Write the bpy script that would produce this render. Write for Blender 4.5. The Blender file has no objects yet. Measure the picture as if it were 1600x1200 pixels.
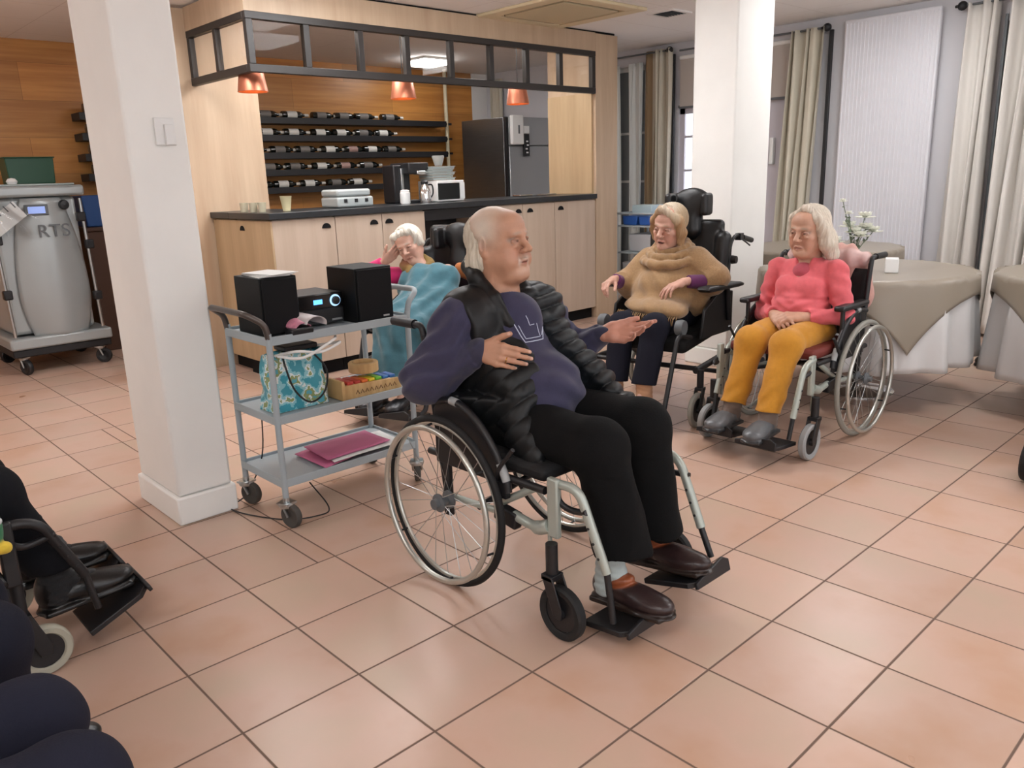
import bpy, math, random
import numpy as np
from mathutils import Vector, Matrix, Euler
random.seed(7); rng = np.random.default_rng(7)
scene = bpy.context.scene
COL = scene.collection
PI = math.pi

# ------------------------------------------------------------------ camera
T = 0.35                                   # floor tile pitch in metres
cam_d = bpy.data.cameras.new('camera'); cam = bpy.data.objects.new('camera', cam_d); COL.objects.link(cam)
cam_d.sensor_fit = 'HORIZONTAL'; cam_d.sensor_width = 36.0; cam_d.lens = 1256.5 / 1600 * 36.0
cam_d.clip_start = 0.05
cam.matrix_world = (Matrix.Translation((-0.686, -2.842, 1.365)) @ Matrix.Rotation(math.radians(-42.999), 4, 'Z')
                    @ Matrix.Rotation(math.radians(90 - 14.583), 4, 'X') @ Matrix.Rotation(math.radians(-1.917), 4, 'Z'))
scene.camera = cam
# ------------------------------------------------------------------ world, exposure
w = bpy.data.worlds.new('world'); scene.world = w; w.use_nodes = True
w.node_tree.nodes['Background'].inputs[0].default_value = (0.80, 0.88, 1.0, 1)
w.node_tree.nodes['Background'].inputs[1].default_value = 2.2
vs = scene.view_settings
vs.view_transform = 'Standard'; vs.look = 'None'; vs.gamma = 1; vs.use_curve_mapping = False
vs.exposure = 0.08
LIGHT = 20                                # radiance of the ceiling lamps

# ------------------------------------------------------------------ materials
def lin(c):
    if isinstance(c, str):
        c = [int(c[i:i+2], 16) / 255 for i in (0, 2, 4)]
        return tuple((x / 12.92 if x <= .04045 else ((x + .055) / 1.055) ** 2.4) for x in c)
    return tuple(c)
MATS = {}
def mat(name, col, rough=.6, metal=0, bump=0, bscale=60, var=0, vscale=3, emit=None, estr=1, attr=False, sheen=0, coat=0, sss=0, stretch=None):
    if name in MATS: return MATS[name]
    m = bpy.data.materials.new(name); m.use_nodes = True; n = m.node_tree; b = n.nodes['Principled BSDF']
    c = lin(col)
    b.inputs['Base Color'].default_value = (*c, 1); b.inputs['Roughness'].default_value = rough; b.inputs['Metallic'].default_value = metal
    tc = n.nodes.new('ShaderNodeTexCoord'); src = tc.outputs['Object']
    if stretch:
        mp = n.nodes.new('ShaderNodeMapping'); mp.inputs['Scale'].default_value = stretch; n.links.new(src, mp.inputs[0]); src = mp.outputs[0]
    cs = None
    if attr:
        a = n.nodes.new('ShaderNodeVertexColor'); a.layer_name = 'Col'; cs = a.outputs[0]
    if var or attr:
        nz = n.nodes.new('ShaderNodeTexNoise'); nz.inputs['Scale'].default_value = vscale; nz.inputs['Detail'].default_value = 5
        n.links.new(src, nz.inputs['Vector'])
        mr = n.nodes.new('ShaderNodeMapRange'); mr.inputs[1].default_value = .3; mr.inputs[2].default_value = .7
        mr.inputs[3].default_value = 1 - var; mr.inputs[4].default_value = 1 + var; n.links.new(nz.outputs[0], mr.inputs[0])
        mx = n.nodes.new('ShaderNodeVectorMath'); mx.operation = 'SCALE'
        if cs: n.links.new(cs, mx.inputs[0])
        else: mx.inputs[0].default_value = c
        n.links.new(mr.outputs[0], mx.inputs['Scale']); n.links.new(mx.outputs[0], b.inputs['Base Color'])
    if bump:
        nb = n.nodes.new('ShaderNodeTexNoise'); nb.inputs['Scale'].default_value = bscale; nb.inputs['Detail'].default_value = 4
        n.links.new(src, nb.inputs['Vector'])
        bp = n.nodes.new('ShaderNodeBump'); bp.inputs['Strength'].default_value = bump; bp.inputs['Distance'].default_value = .004
        n.links.new(nb.outputs[0], bp.inputs['Height']); n.links.new(bp.outputs[0], b.inputs['Normal'])
    if emit:
        b.inputs['Emission Color'].default_value = (*lin(emit), 1); b.inputs['Emission Strength'].default_value = estr
    if sheen: b.inputs['Sheen Weight'].default_value = sheen
    if coat: b.inputs['Coat Weight'].default_value = coat
    if sss:
        b.inputs['Subsurface Weight'].default_value = sss; b.inputs['Subsurface Radius'].default_value = (.012, .005, .003); b.inputs['Subsurface Scale'].default_value = 1
    MATS[name] = m; return m

def wood(name, c1, c2, scale=(30, 30, 1.2), rough=.45, plank=None, grain=1.0):
    """wood grain running along the short-scaled axis; plank=(axis, width, length) lays boards"""
    if name in MATS: return MATS[name]
    m = bpy.data.materials.new(name); m.use_nodes = True; n = m.node_tree; L = n.links; b = n.nodes['Principled BSDF']
    b.inputs['Roughness'].default_value = rough
    tc = n.nodes.new('ShaderNodeTexCoord'); mp = n.nodes.new('ShaderNodeMapping'); mp.inputs['Scale'].default_value = scale
    L.new(tc.outputs['Object'], mp.inputs[0])
    nz = n.nodes.new('ShaderNodeTexNoise'); nz.inputs['Scale'].default_value = 1; nz.inputs['Detail'].default_value = 6; nz.inputs['Roughness'].default_value = .6
    L.new(mp.outputs[0], nz.inputs['Vector'])
    cr = n.nodes.new('ShaderNodeValToRGB'); cr.color_ramp.elements[0].position = .35; cr.color_ramp.elements[1].position = .68
    a, bb = lin(c1), lin(c2)
    cr.color_ramp.elements[0].color = (*a, 1); cr.color_ramp.elements[1].color = (*bb, 1)
    L.new(nz.outputs[0], cr.inputs[0]); out = cr.outputs[0]
    if plank:
        br = n.nodes.new('ShaderNodeTexBrick'); sx = n.nodes.new('ShaderNodeSeparateXYZ'); cx = n.nodes.new('ShaderNodeCombineXYZ')
        L.new(tc.outputs['Object'], sx.inputs[0]); L.new(sx.outputs[plank[0]], cx.inputs[0]); L.new(sx.outputs[2], cx.inputs[1]); L.new(cx.outputs[0], br.inputs['Vector'])
        br.inputs['Scale'].default_value = 1; br.inputs['Brick Width'].default_value = plank[2]; br.inputs['Row Height'].default_value = plank[1]
        br.inputs['Mortar Size'].default_value = .0015; br.inputs['Mortar Smooth'].default_value = .2
        br.inputs['Color1'].default_value = (.78, .78, .78, 1); br.inputs['Color2'].default_value = (1.12, 1.08, 1.0, 1); br.inputs['Mortar'].default_value = (.45, .45, .45, 1)
        mx = n.nodes.new('ShaderNodeMix'); mx.data_type = 'RGBA'; mx.blend_type = 'MULTIPLY'; mx.inputs[0].default_value = 1
        L.new(out, mx.inputs[6]); L.new(br.outputs[0], mx.inputs[7]); out = mx.outputs[2]
    L.new(out, b.inputs['Base Color'])
    MATS[name] = m; return m

def glass(name, tint=(.9, .93, .92), gloss=.6):
    m = bpy.data.materials.new(name); m.use_nodes = True; n = m.node_tree; L = n.links
    n.nodes.remove(n.nodes['Principled BSDF']); o = n.nodes['Material Output']
    t = n.nodes.new('ShaderNodeBsdfTransparent'); t.inputs[0].default_value = (*tint, 1)
    g = n.nodes.new('ShaderNodeBsdfGlossy'); g.inputs['Roughness'].default_value = .02
    f = n.nodes.new('ShaderNodeFresnel'); f.inputs[0].default_value = 1.5
    mu = n.nodes.new('ShaderNodeMath'); mu.operation = 'MULTIPLY'; mu.inputs[1].default_value = gloss
    mx = n.nodes.new('ShaderNodeMixShader'); L.new(f.outputs[0], mu.inputs[0]); L.new(mu.outputs[0], mx.inputs[0]); L.new(t.outputs[0], mx.inputs[1]); L.new(g.outputs[0], mx.inputs[2]); L.new(mx.outputs[0], o.inputs[0])
    MATS[name] = m; return m

# ------------------------------------------------------------------ object bookkeeping
def tag(o, label=None, cat=None, group=None, kind=None):
    if label: o['label'] = label
    if cat: o['category'] = cat
    if group: o['group'] = group
    if kind: o['kind'] = kind
    return o
def thing(name, label, cat, loc=(0, 0, 0), rot=0, group=None):
    o = bpy.data.objects.new(name, None); COL.objects.link(o); o.location = loc; o.rotation_euler = (0, 0, rot); o.empty_display_size = .1
    return tag(o, label, cat, group)
def kids(o): return [c for c in COL.objects if c.parent is o]
def copy_tree(o, parent=None):
    ch = kids(o)
    c = o.copy(); COL.objects.link(c)
    if parent is not None: c.parent = parent
    for k in ch: copy_tree(k, c)
    return c

class MB:
    def __init__(s): s.v = []; s.f = []; s.m = []; s.n = 0; s.cur = 0
    def add(s, V, F, mi=None):
        V = np.asarray(V, float); s.v.append(V); mi = s.cur if mi is None else mi
        for f in F: s.f.append([i + s.n for i in f]); s.m.append(mi)
        s.n += len(V); return s
    def box(s, c, d, rot=None, mi=None):
        d = np.array(d) / 2; V = np.array([[x, y, z] for x in (-1, 1) for y in (-1, 1) for z in (-1, 1)]) * d
        if rot is not None: V = V @ np.array(Euler(rot).to_matrix()).T
        return s.add(V + np.array(c), [(0, 1, 3, 2), (4, 6, 7, 5), (0, 4, 5, 1), (2, 3, 7, 6), (0, 2, 6, 4), (1, 5, 7, 3)], mi)
    def bb(s, x0, x1, y0, y1, z0, z1, mi=None):
        return s.box(((x0 + x1) / 2, (y0 + y1) / 2, (z0 + z1) / 2), (abs(x1 - x0), abs(y1 - y0), abs(z1 - z0)), None, mi)
    def tube(s, pts, r, n=10, closed=False, flat=None, mi=None):
        P = np.array(pts, float); k = len(P); r = np.broadcast_to(np.asarray(r, float), (k,))
        if closed: t = np.roll(P, -1, 0) - np.roll(P, 1, 0)
        else:
            t = np.empty_like(P); t[1:-1] = P[2:] - P[:-2]; t[0] = P[1] - P[0]; t[-1] = P[-1] - P[-2]
        t /= np.linalg.norm(t, axis=1)[:, None] + 1e-12
        up = np.array([0, 0, 1.]) if abs(t[0][2]) < .9 else np.array([1., 0, 0])
        u = np.cross(t[0], up); u /= np.linalg.norm(u); V = []; an = np.linspace(0, 2 * PI, n, endpoint=False)
        for i in range(k):
            u = u - t[i] * (u @ t[i]); u /= np.linalg.norm(u); w_ = np.cross(t[i], u)
            fl = (1, 1) if flat is None else flat
            for a in an: V.append(P[i] + r[i] * (u * math.cos(a) * fl[0] + w_ * math.sin(a) * fl[1]))
        F = []
        for i in range(k if closed else k - 1):
            j = (i + 1) % k
            for q in range(n): F.append((i * n + q, i * n + (q + 1) % n, j * n + (q + 1) % n, j * n + q))
        if not closed: F.append(tuple(range(n))[::-1]); F.append(tuple((k - 1) * n + q for q in range(n)))
        return s.add(V, F, mi)
    def lathe(s, prof, c=(0, 0, 0), axis='z', n=32, mi=None, rot=None):
        V = []; F = []; k = len(prof)
        for r, z in prof:
            for q in range(n):
                a = 2 * PI * q / n; x, y = max(r, 1e-5) * math.cos(a), max(r, 1e-5) * math.sin(a)
                V.append({'z': (x, y, z), 'x': (z, x, y), 'y': (y, z, x)}[axis])
        for i in range(k - 1):
            for q in range(n): F.append((i * n + q, i * n + (q + 1) % n, (i + 1) * n + (q + 1) % n, (i + 1) * n + q))
        V = np.array(V)
        if rot is not None: V = V @ np.array(Euler(rot).to_matrix()).T
        return s.add(V + np.array(c), F, mi)
    def ring(s, c, R, r, axis='x', n=56, m=10, flat=None, mi=None):
        P = []
        for q in range(n):
            a = 2 * PI * q / n; x, y = R * math.cos(a), R * math.sin(a)
            P.append({'z': (x, y, 0), 'x': (0, x, y), 'y': (y, 0, x)}[axis])
        return s.tube(np.array(P) + np.array(c), r, m, True, flat, mi)
    def prism(s, poly, a0, a1, axis='y', mi=None):
        """polygon in the two other axes, extruded from a0 to a1"""
        k = len(poly); V = []
        for a in (a0, a1):
            for p, q in poly: V.append({'x': (a, p, q), 'y': (p, a, q), 'z': (p, q, a)}[axis])
        F = [tuple(range(k)), tuple(range(2 * k - 1, k - 1, -1))] + [(i, i + k, (i + 1) % k + k, (i + 1) % k) for i in range(k)]
        return s.add(V, F, mi)
    def grid(s, fn, nu, nv, closeu=False, mi=None):
        V = [fn(i / (nu if closeu else nu - 1), j / (nv - 1)) for i in range(nu) for j in range(nv)]
        F = []
        for i in range(nu if closeu else nu - 1):
            for j in range(nv - 1):
                a = i * nv + j; b = ((i + 1) % nu) * nv + j; F.append((a, b, b + 1, a + 1))
        return s.add(V, F, mi)
    def build(s, name, m, parent=None, smooth=40, bevel=0, solid=0, label=None, subd=0):
        me = bpy.data.meshes.new(name)
        V = np.concatenate(s.v) if s.v else np.zeros((0, 3)); me.from_pydata(V.tolist(), [], s.f)
        for x in (m if isinstance(m, (list, tuple)) else [m]): me.materials.append(x)
        me.polygons.foreach_set('material_index', s.m)
        if smooth:
            me.polygons.foreach_set('use_smooth', [True] * len(me.polygons)); me.update()
            me.set_sharp_from_angle(angle=math.radians(smooth))
        o = bpy.data.objects.new(name, me); COL.objects.link(o)
        if parent is not None: o.parent = parent
        if solid:
            md = o.modifiers.new('s', 'SOLIDIFY'); md.thickness = solid; md.offset = 0
        if bevel:
            md = o.modifiers.new('b', 'BEVEL'); md.width = bevel; md.segments = 2; md.limit_method = 'ANGLE'; md.angle_limit = math.radians(50)
        if subd:
            md = o.modifiers.new('u', 'SUBSURF'); md.levels = subd; md.render_levels = subd
        if label: o['label'] = label
        return o
def arc(pts, n=6):
    """Catmull-Rom through points"""
    P = np.array(pts, float); P = np.vstack([2 * P[0] - P[1], P, 2 * P[-1] - P[-2]]); out = []
    for i in range(1, len(P) - 2):
        for t in np.linspace(0, 1, n, endpoint=False):
            a, b, c, d = P[i - 1], P[i], P[i + 1], P[i + 2]
            out.append(.5 * ((2 * b) + (-a + c) * t + (2 * a - 5 * b + 4 * c - d) * t * t + (-a + 3 * b - 3 * c + d) * t ** 3))
    out.append(P[-2]); return np.array(out)
def bent(pts, r=.03, n=5):
    """polyline with rounded corners"""
    P = [np.array(p, float) for p in pts]; out = [P[0]]
    for i in range(1, len(P) - 1):
        a, b, c = P[i - 1], P[i], P[i + 1]; u = (a - b); lu = np.linalg.norm(u); v = (c - b); lv = np.linalg.norm(v)
        k = min(r, lu * .45, lv * .45); p, q = b + u / lu * k, b + v / lv * k
        for t in np.linspace(0, 1, n): out.append((1 - t) ** 2 * p + 2 * t * (1 - t) * b + t * t * q)
    out.append(P[-1]); return np.array(out)
def struct(name, mb, m, **k):
    o = mb.build(name, m, **k); o['kind'] = 'structure'; return o
def text_mesh(txt, name, m, size, loc, rot, ext=.002, parent=None):
    cu = bpy.data.curves.new(name, 'FONT'); cu.body = txt; cu.size = size; cu.extrude = ext; cu.align_x = 'CENTER'; cu.align_y = 'CENTER'
    tmp = bpy.data.objects.new(name, cu); COL.objects.link(tmp)
    dg = bpy.context.evaluated_depsgraph_get(); me = bpy.data.meshes.new_from_object(tmp.evaluated_get(dg))
    bpy.data.objects.remove(tmp); me.materials.clear(); me.materials.append(m); me.name = name
    o = bpy.data.objects.new(name, me); COL.objects.link(o); o.location = loc; o.rotation_euler = rot
    if parent is not None: o.parent = parent
    return o

# ------------------------------------------------------------------ palette
M_wall = mat('painted_wall', 'eceae7', .7, bump=.08, bscale=25, var=.03)
M_colm = mat('column_paint', 'ecebe7', .6, bump=.12, bscale=18, var=.03)
M_lav = mat('door_paint', 'c9c4cb', .5)
M_oak = wood('oak_veneer', 'b59c82', 'c6af95', (9, 9, .8))
M_oakp = wood('oak_front', 'b8a592', 'c6b4a2', (9, 9, .7))
M_oaky = wood('oak_end', 'b09674', 'c2a784', (9, 9, .8))
M_orange = wood('orange_plank', 'b0753a', 'c98f4c', (1.2, 14, 22), .4, plank=(0, .3, 1.25))
M_black = mat('black_plastic', '17171a', .45)
M_blackm = mat('black_matt', '101012', .8)
M_darkf = mat('dark_bronze_frame', '2c2826', .45)
M_ctop = mat('dark_countertop', '25282b', .3, var=.1, vscale=40)
M_steel = mat('steel', 'b9bcbc', .28, 1)
M_steelb = mat('brushed_steel', '8a8d8f', .38, 1, var=.06, vscale=4, stretch=(1, 1, 30))
M_chrome = mat('chrome', 'd8d8d8', .12, 1)
M_white = mat('white_plastic', 'e4e4e2', .45)
M_copper = mat('copper', 'bd7458', .38, .65)
M_grey = mat('grey_paint_metal', '9fa9ae', .42)
M_greyd = mat('grey_plastic', '5d6164', .5)
M_tyreb = mat('tyre_black', '121213', .75, bump=.1, bscale=200)
M_tyreg = mat('tyre_grey', '8c8a82', .7)
M_frame = mat('wheelchair_frame_grey', 'a9b0a8', .35, .35)
M_rim = mat('hand_rim_metal', 'c2c3bc', .3, .8)
M_bfab = mat('black_upholstery', '0f0f11', .8, bump=.2, bscale=150)
M_glass = glass('pane_glass', (.90, .88, .86), .12)
M_clear = glass('clear_glass', (.95, .96, .96), .8)
# ================================================================== the room
XL, XR, YF, YB, HC = -4.2, 6.45, -6.5, 5.1, 2.58
# floor: terracotta tiles on a 0.35 m grid, plus the strip of cut tiles by the column
def floor_material():
    m = bpy.data.materials.new('terracotta_tiles'); m.use_nodes = True; n = m.node_tree; L = n.links; b = n.nodes['Principled BSDF']
    N = lambda t, **k: n.nodes.new(t)
    def math_(op, a, b_=None, c=None):
        x = N('ShaderNodeMath'); x.operation = op
        for i, v in enumerate((a, b_, c)):
            if v is None: continue
            if isinstance(v, (int, float)): x.inputs[i].default_value = v
            else: L.new(v, x.inputs[i])
        return x.outputs[0]
    g = N('ShaderNodeNewGeometry'); sx = N('ShaderNodeSeparateXYZ'); L.new(g.outputs['Position'], sx.inputs[0])
    X = math_('DIVIDE', sx.outputs[0], T); Y = math_('DIVIDE', sx.outputs[1], T)
    def line(c):    # distance to nearest integer
        f = math_('FRACT', math_('ADD', c, 100.5)); return math_('ABSOLUTE', math_('SUBTRACT', f, .5))
    dx, dy = line(X), line(Y)
    d3 = math_('ABSOLUTE', math_('SUBTRACT', X, 1.79))
    inside = math_('MULTIPLY', math_('GREATER_THAN', Y, -1.0), math_('LESS_THAN', Y, 6.0))
    d3 = math_('ADD', d3, math_('MULTIPLY', math_('SUBTRACT', 1, inside), 9))
    wob = N('ShaderNodeTexNoise'); wob.inputs['Scale'].default_value = 30; L.new(g.outputs['Position'], wob.inputs['Vector'])
    wd = math_('ADD', math_('MULTIPLY', wob.outputs[0], .003), .006)
    dm = math_('MINIMUM', math_('MINIMUM', dx, dy), d3)
    gr = N('ShaderNodeMapRange'); gr.interpolation_type = 'SMOOTHSTEP'; L.new(dm, gr.inputs[0]); gr.inputs[1].default_value = .0050; gr.inputs[2].default_value = .013
    gr.inputs[3].default_value = 1; gr.inputs[4].default_value = 0
    # per tile tone
    cx = N('ShaderNodeCombineXYZ'); L.new(math_('FLOOR', X), cx.inputs[0]); L.new(math_('FLOOR', Y), cx.inputs[1])
    wn = N('ShaderNodeTexWhiteNoise'); L.new(cx.outputs[0], wn.inputs[0])
    nz = N('ShaderNodeTexNoise'); nz.inputs['Scale'].default_value = 3.2; nz.inputs['Detail'].default_value = 4; nz.noise_dimensions = '4D'
    L.new(g.outputs['Position'], nz.inputs['Vector']); L.new(math_('MULTIPLY', wn.outputs[0], 7), nz.inputs['W'])
    cr = N('ShaderNodeValToRGB'); L.new(nz.outputs[0], cr.inputs[0])
    e = cr.color_ramp.elements; e[0].position = .30; e[0].color = (*lin('bb957c'), 1); e[1].position = .72; e[1].color = (*lin('bda590'), 1)
    mid = e.new(.5); mid.color = (*lin('c4a492'), 1)
    sc = N('ShaderNodeVectorMath'); sc.operation = 'SCALE'; L.new(cr.outputs[0], sc.inputs[0])
    L.new(math_('ADD', math_('MULTIPLY', wn.outputs[0], .12), .94), sc.inputs['Scale'])
    mx = N('ShaderNodeMix'); mx.data_type = 'RGBA'; L.new(gr.outputs[0], mx.inputs[0]); L.new(sc.outputs[0], mx.inputs[6]); mx.inputs[7].default_value = (*lin('6b564a'), 1)
    L.new(mx.outputs[2], b.inputs['Base Color'])
    ro = N('ShaderNodeMapRange'); L.new(nz.outputs[0], ro.inputs[0]); ro.inputs[3].default_value = .24; ro.inputs[4].default_value = .36
    L.new(math_('MAXIMUM', ro.outputs[0], math_('MULTIPLY', gr.outputs[0], .8)), b.inputs['Roughness'])
    bp = N('ShaderNodeBump'); bp.inputs['Strength'].default_value = .5; bp.inputs['Distance'].default_value = .003; bp.invert = True
    L.new(gr.outputs[0], bp.inputs['Height']); L.new(bp.outputs[0], b.inputs['Normal'])
    return m
struct('floor', MB().bb(XL, XR + .1, YF, YB + .1, -.1, 0), floor_material())
def ceiling_material():
    m = bpy.data.materials.new('ceiling_tiles'); m.use_nodes = True; n = m.node_tree; L = n.links; b = n.nodes['Principled BSDF']
    g = n.nodes.new('ShaderNodeNewGeometry'); br = n.nodes.new('ShaderNodeTexBrick'); L.new(g.outputs['Position'], br.inputs['Vector'])
    br.offset = 0; br.inputs['Scale'].default_value = 1; br.inputs['Brick Width'].default_value = 1.2; br.inputs['Row Height'].default_value = .6; br.inputs['Mortar Size'].default_value = .003
    br.inputs['Color1'].default_value = (*lin('f3f1ef'), 1); br.inputs['Color2'].default_value = (*lin('f4f2f0'), 1); br.inputs['Mortar'].default_value = (*lin('dedad7'), 1)
    L.new(br.outputs[0], b.inputs['Base Color']); b.inputs['Roughness'].default_value = .8
    return m
struct('ceiling', MB().bb(XL, XR + .1, YF, YB + .1, HC, HC + .1), ceiling_material())
struct('wall_back', MB().bb(XL, 6.2, YB, YB + .1, 0, HC).bb(6.2, XR + .1, YB, YB + .1, 0, HC, 1), [M_orange, M_wall])
struct('wall_left', MB().bb(XL - .1, XL, YF, YB + .1, 0, HC), M_wall)
fw_ = MB(); fx_ = [XL, -3.4, -1.2, -.4, 1.8, 2.6, 4.8, XR + .1]
for i in range(7):
    if i % 2 == 0: fw_.bb(fx_[i], fx_[i + 1], YF - .1, YF, 0, HC)
    else: fw_.bb(fx_[i], fx_[i + 1], YF - .1, YF, 0, .5); fw_.bb(fx_[i], fx_[i + 1], YF - .1, YF, 2.4, HC)
struct('wall_front', fw_, M_wall)
M_dayw = mat('added_day_window', 'f0f6fa', .3, emit='e8f4ff', estr=2.3)  # unseen windows behind the camera, added as a cool daylight source
for i, (a, b) in enumerate(((-3.4, -1.2), (-.4, 1.8), (2.6, 4.8))):
    f = MB(); f.bb(a, a + .05, YF - .08, YF - .02, .5, 2.4); f.bb(b - .05, b, YF - .08, YF - .02, .5, 2.4); f.bb(a, b, YF - .08, YF - .02, .5, .55); f.bb(a, b, YF - .08, YF - .02, 2.35, 2.4); f.bb((a + b) / 2 - .025, (a + b) / 2 + .025, YF - .08, YF - .02, .55, 2.35)
    o = struct('window_%d' % (i + 3), f, M_white); MB().bb(a + .05, b - .05, YF - .055, YF - .045, .55, 2.35).build('pane', M_dayw, o)
# window wall on the right (x = XR) with its openings
wr = MB()
op = [(-1.35, -.72, 0, 2.35), (.95, 2.2, 0, 1.96), (2.60, 3.05, .1, 2.42)]      # y0, y1, z0, z1
ys = [YF, -1.35, -.72, .95, 2.2, 2.60, 3.05, YB]
wr.bb(XR, XR + .1, YF, -1.35, 0, HC); wr.bb(XR, XR + .1, -.72, .95, 0, HC); wr.bb(XR, XR + .1, 2.2, 2.6, 0, HC); wr.bb(XR, XR + .1, 3.05, YB, 0, HC)
for y0, y1, z0, z1 in op:
    wr.bb(XR, XR + .1, y0, y1, z1, HC)
    if z0 > 0: wr.bb(XR, XR + .1, y0, y1, 0, z0)
struct('wall_right', wr, mat('window_wall_paint', 'c9c8cc', .65, bump=.06, bscale=20))
# window_1: night-dark glazing behind the right curtains
def window(name, y0, y1, z0, z1, bars_y, bars_z, fm, gm, t=.045):
    f = MB(); x0, x1 = XR + .02, XR + .08
    f.bb(x0, x1, y0, y0 + t, z0, z1); f.bb(x0, x1, y1 - t, y1, z0, z1); f.bb(x0, x1, y0, y1, z0, z0 + t); f.bb(x0, x1, y0, y1, z1 - t, z1)
    o = struct(name, f, fm)
    b = MB()
    for q in bars_y: b.bb(x0, x1, q - .014, q + .014, z0 + t, z1 - t)
    for q in bars_z: b.bb(x0 + .005, x1 - .005, y0 + t, y1 - t, q - .012, q + .012)
    if bars_y or bars_z: b.build('glazing_bar', fm, o)
    MB().bb(XR + .045, XR + .051, y0 + t, y1 - t, z0 + t, z1 - t).build('pane', gm, o)
    return o
M_day = mat('daylit_frosted_glass', 'e9eef2', .4, emit='eef4ff', estr=1.6)
M_dark = mat('night_glass', '0e0d10', .08, coat=.3)
window('window_1', -1.35, -.72, 0, 2.35, (-1.03,), (1.1,), M_darkf, M_dark)
window('window_2', 2.60, 3.05, .1, 2.42, (2.83,), (1.25, 1.75), M_white, mat('grey_pane', '8f9496', .15, coat=.3))
# door_1: double door, left leaf glazed and barred, right leaf solid
d = MB(); d.bb(XR + .02, XR + .07, .95, 1.60, 0, 1.96)
door = struct('door_1', d, M_lav)
MB().bb(XR - .035, XR + .02, 1.125, 1.165, 1.38, 1.62).build('door_handle', M_white, door, bevel=.008)  # handle coloured white in place of the bright light reflected there
window('door_2', 1.60, 2.2, 0, 1.96, (1.78, 1.9, 2.02), (.6, 1.0, 1.35, 1.68), M_lav, M_day, .06)
struct('trim_1', MB().bb(XR - .015, XR, -.72, -.70, 0, 2.4).bb(XR - .015, XR, .93, .95, 0, 2.0).bb(XR - .015, XR, .95, 2.2, 1.96, 1.985), M_greyd)
struct('baseboard_right', MB().bb(XR - .015, XR, -.70, .93, 0, .09).bb(XR - .015, XR, YF, -1.36, 0, .09).bb(XR - .015, XR, 2.22, YB, 0, .09), M_wall)
struct('baseboard_back', MB().bb(XL, XR, YB - .015, YB, 0, .09), M_darkf)
struct('baseboard_left', MB().bb(XL, XL + .015, YF, YB, 0, .09), M_wall)
# columns
def column(n, x0, x1, y0, y1, pl):
    struct('trim_%d' % n, MB().bb(x0 - pl, x1 + pl, y0 - pl, y1 + pl, 0, .12), M_colm, bevel=.008)
    return struct('wall_column_%d' % n, MB().bb(x0, x1, y0, y1, .12, HC), M_colm, bevel=.012)
column(2, .413, .643, .370, .805, .012)
column(3, 4.17, 4.62, .150, .480, .012)

# lamps in the ceiling; some unseen ones near the bar added to brighten it
M_lamp = mat('lamp_diffuser', 'ffffff', .5, emit='f3f3f4', estr=LIGHT)
lamp0 = None
for x, y in [(-2.6, -4.4), (.4, -4.6), (3.2, -4.4), (-2.6, -1.4), (-1.6, 1.3), (1.25, 1.85), (-.9, -2.6), (2.35, 1.35), (2.7, 2.56), (4.2, 2.56), (3.5, -2.3), (5.15, -.40), (5.6, -3.0), (2.8, .50), (4.95, 4.35), (-1.6, 3.9)]:
    if lamp0 is None:
        lamp0 = thing('ceiling_light', 'x', 'ceiling light', (x, y, HC - .012), 0, 'square ceiling lamps')
        f = MB()
        for a in (-1, 1): f.box((a * .295, 0, 0), (.02, .61, .024)); f.box((0, a * .295, 0), (.61, .02, .024))
        f.build('frame', M_white, lamp0); MB().box((0, 0, -.030), (.56, .56, .055)).build('diffuser', M_lamp, lamp0, bevel=.01)
        o = lamp0
    else:
        o = copy_tree(lamp0); o.location = (x, y, HC - .012)
        if y > 4: o.scale = (.55, .55, 1)
    o['label'] = 'unseen square white ceiling lamp glowing on the ceiling'
for o in list(COL.objects):
    if o.name.startswith('ceiling_light') and abs(o.location.x - 4.95) < .01: o['label'] = 'bright ceiling panel light seen through the glazed frieze above the bar'

# air-conditioning cassette and vent
ac = thing('air_conditioner', 'cream square ceiling cassette air conditioner in front of the bar', 'air conditioner', (4.27, 1.77, HC))
M_cream = mat('aged_cream_plastic', 'dccdab', .5)
f = MB()
for a in (-1, 1): f.box((a * .41, 0, -.012), (.12, .94, .024)); f.box((0, a * .41, -.012), (.7, .12, .024))
f.build('bezel', M_cream, ac, bevel=.006)
g = MB()
for a in (-1, 1): g.box((a * .335, 0, -.010), (.025, .56, .012)); g.box((0, a * .335, -.010), (.56, .025, .012))
g.build('air_slot', M_blackm, ac)
MB().box((0, 0, -.016), (.62, .62, .018)).build('grille', mat('cream_grille', 'cbbf9e', .6, bump=.3, bscale=120), ac, bevel=.004)
vt = thing('ceiling_vent', 'small square grey air vent in the ceiling beside the cream cassette', 'vent', (5.06, 1.33, HC))
f = MB()
for a in (-1, 1): f.box((a * .115, 0, -.006), (.03, .26, .012)); f.box((0, a * .115, -.006), (.2, .03, .012))
f.build('frame', M_wall, vt); MB().box((0, 0, -.003), (.21, .21, .005)).build('backing', M_blackm, vt)
f = MB()
for i in range(7): f.box((0, -.085 + i * .028, -.008), (.2, .018, .003), (.5, 0, 0))
f.build('louvre', M_greyd, vt)

# thermostat on the column
th = MB().box((.555, .364, 1.565), (.075, .012, .10)).box((.566, .352, 1.553), (.034, .016, .075)).build('thermostat', M_white, bevel=.003)
tag(th, 'small white wall thermostat on the near left column', 'thermostat')

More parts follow.
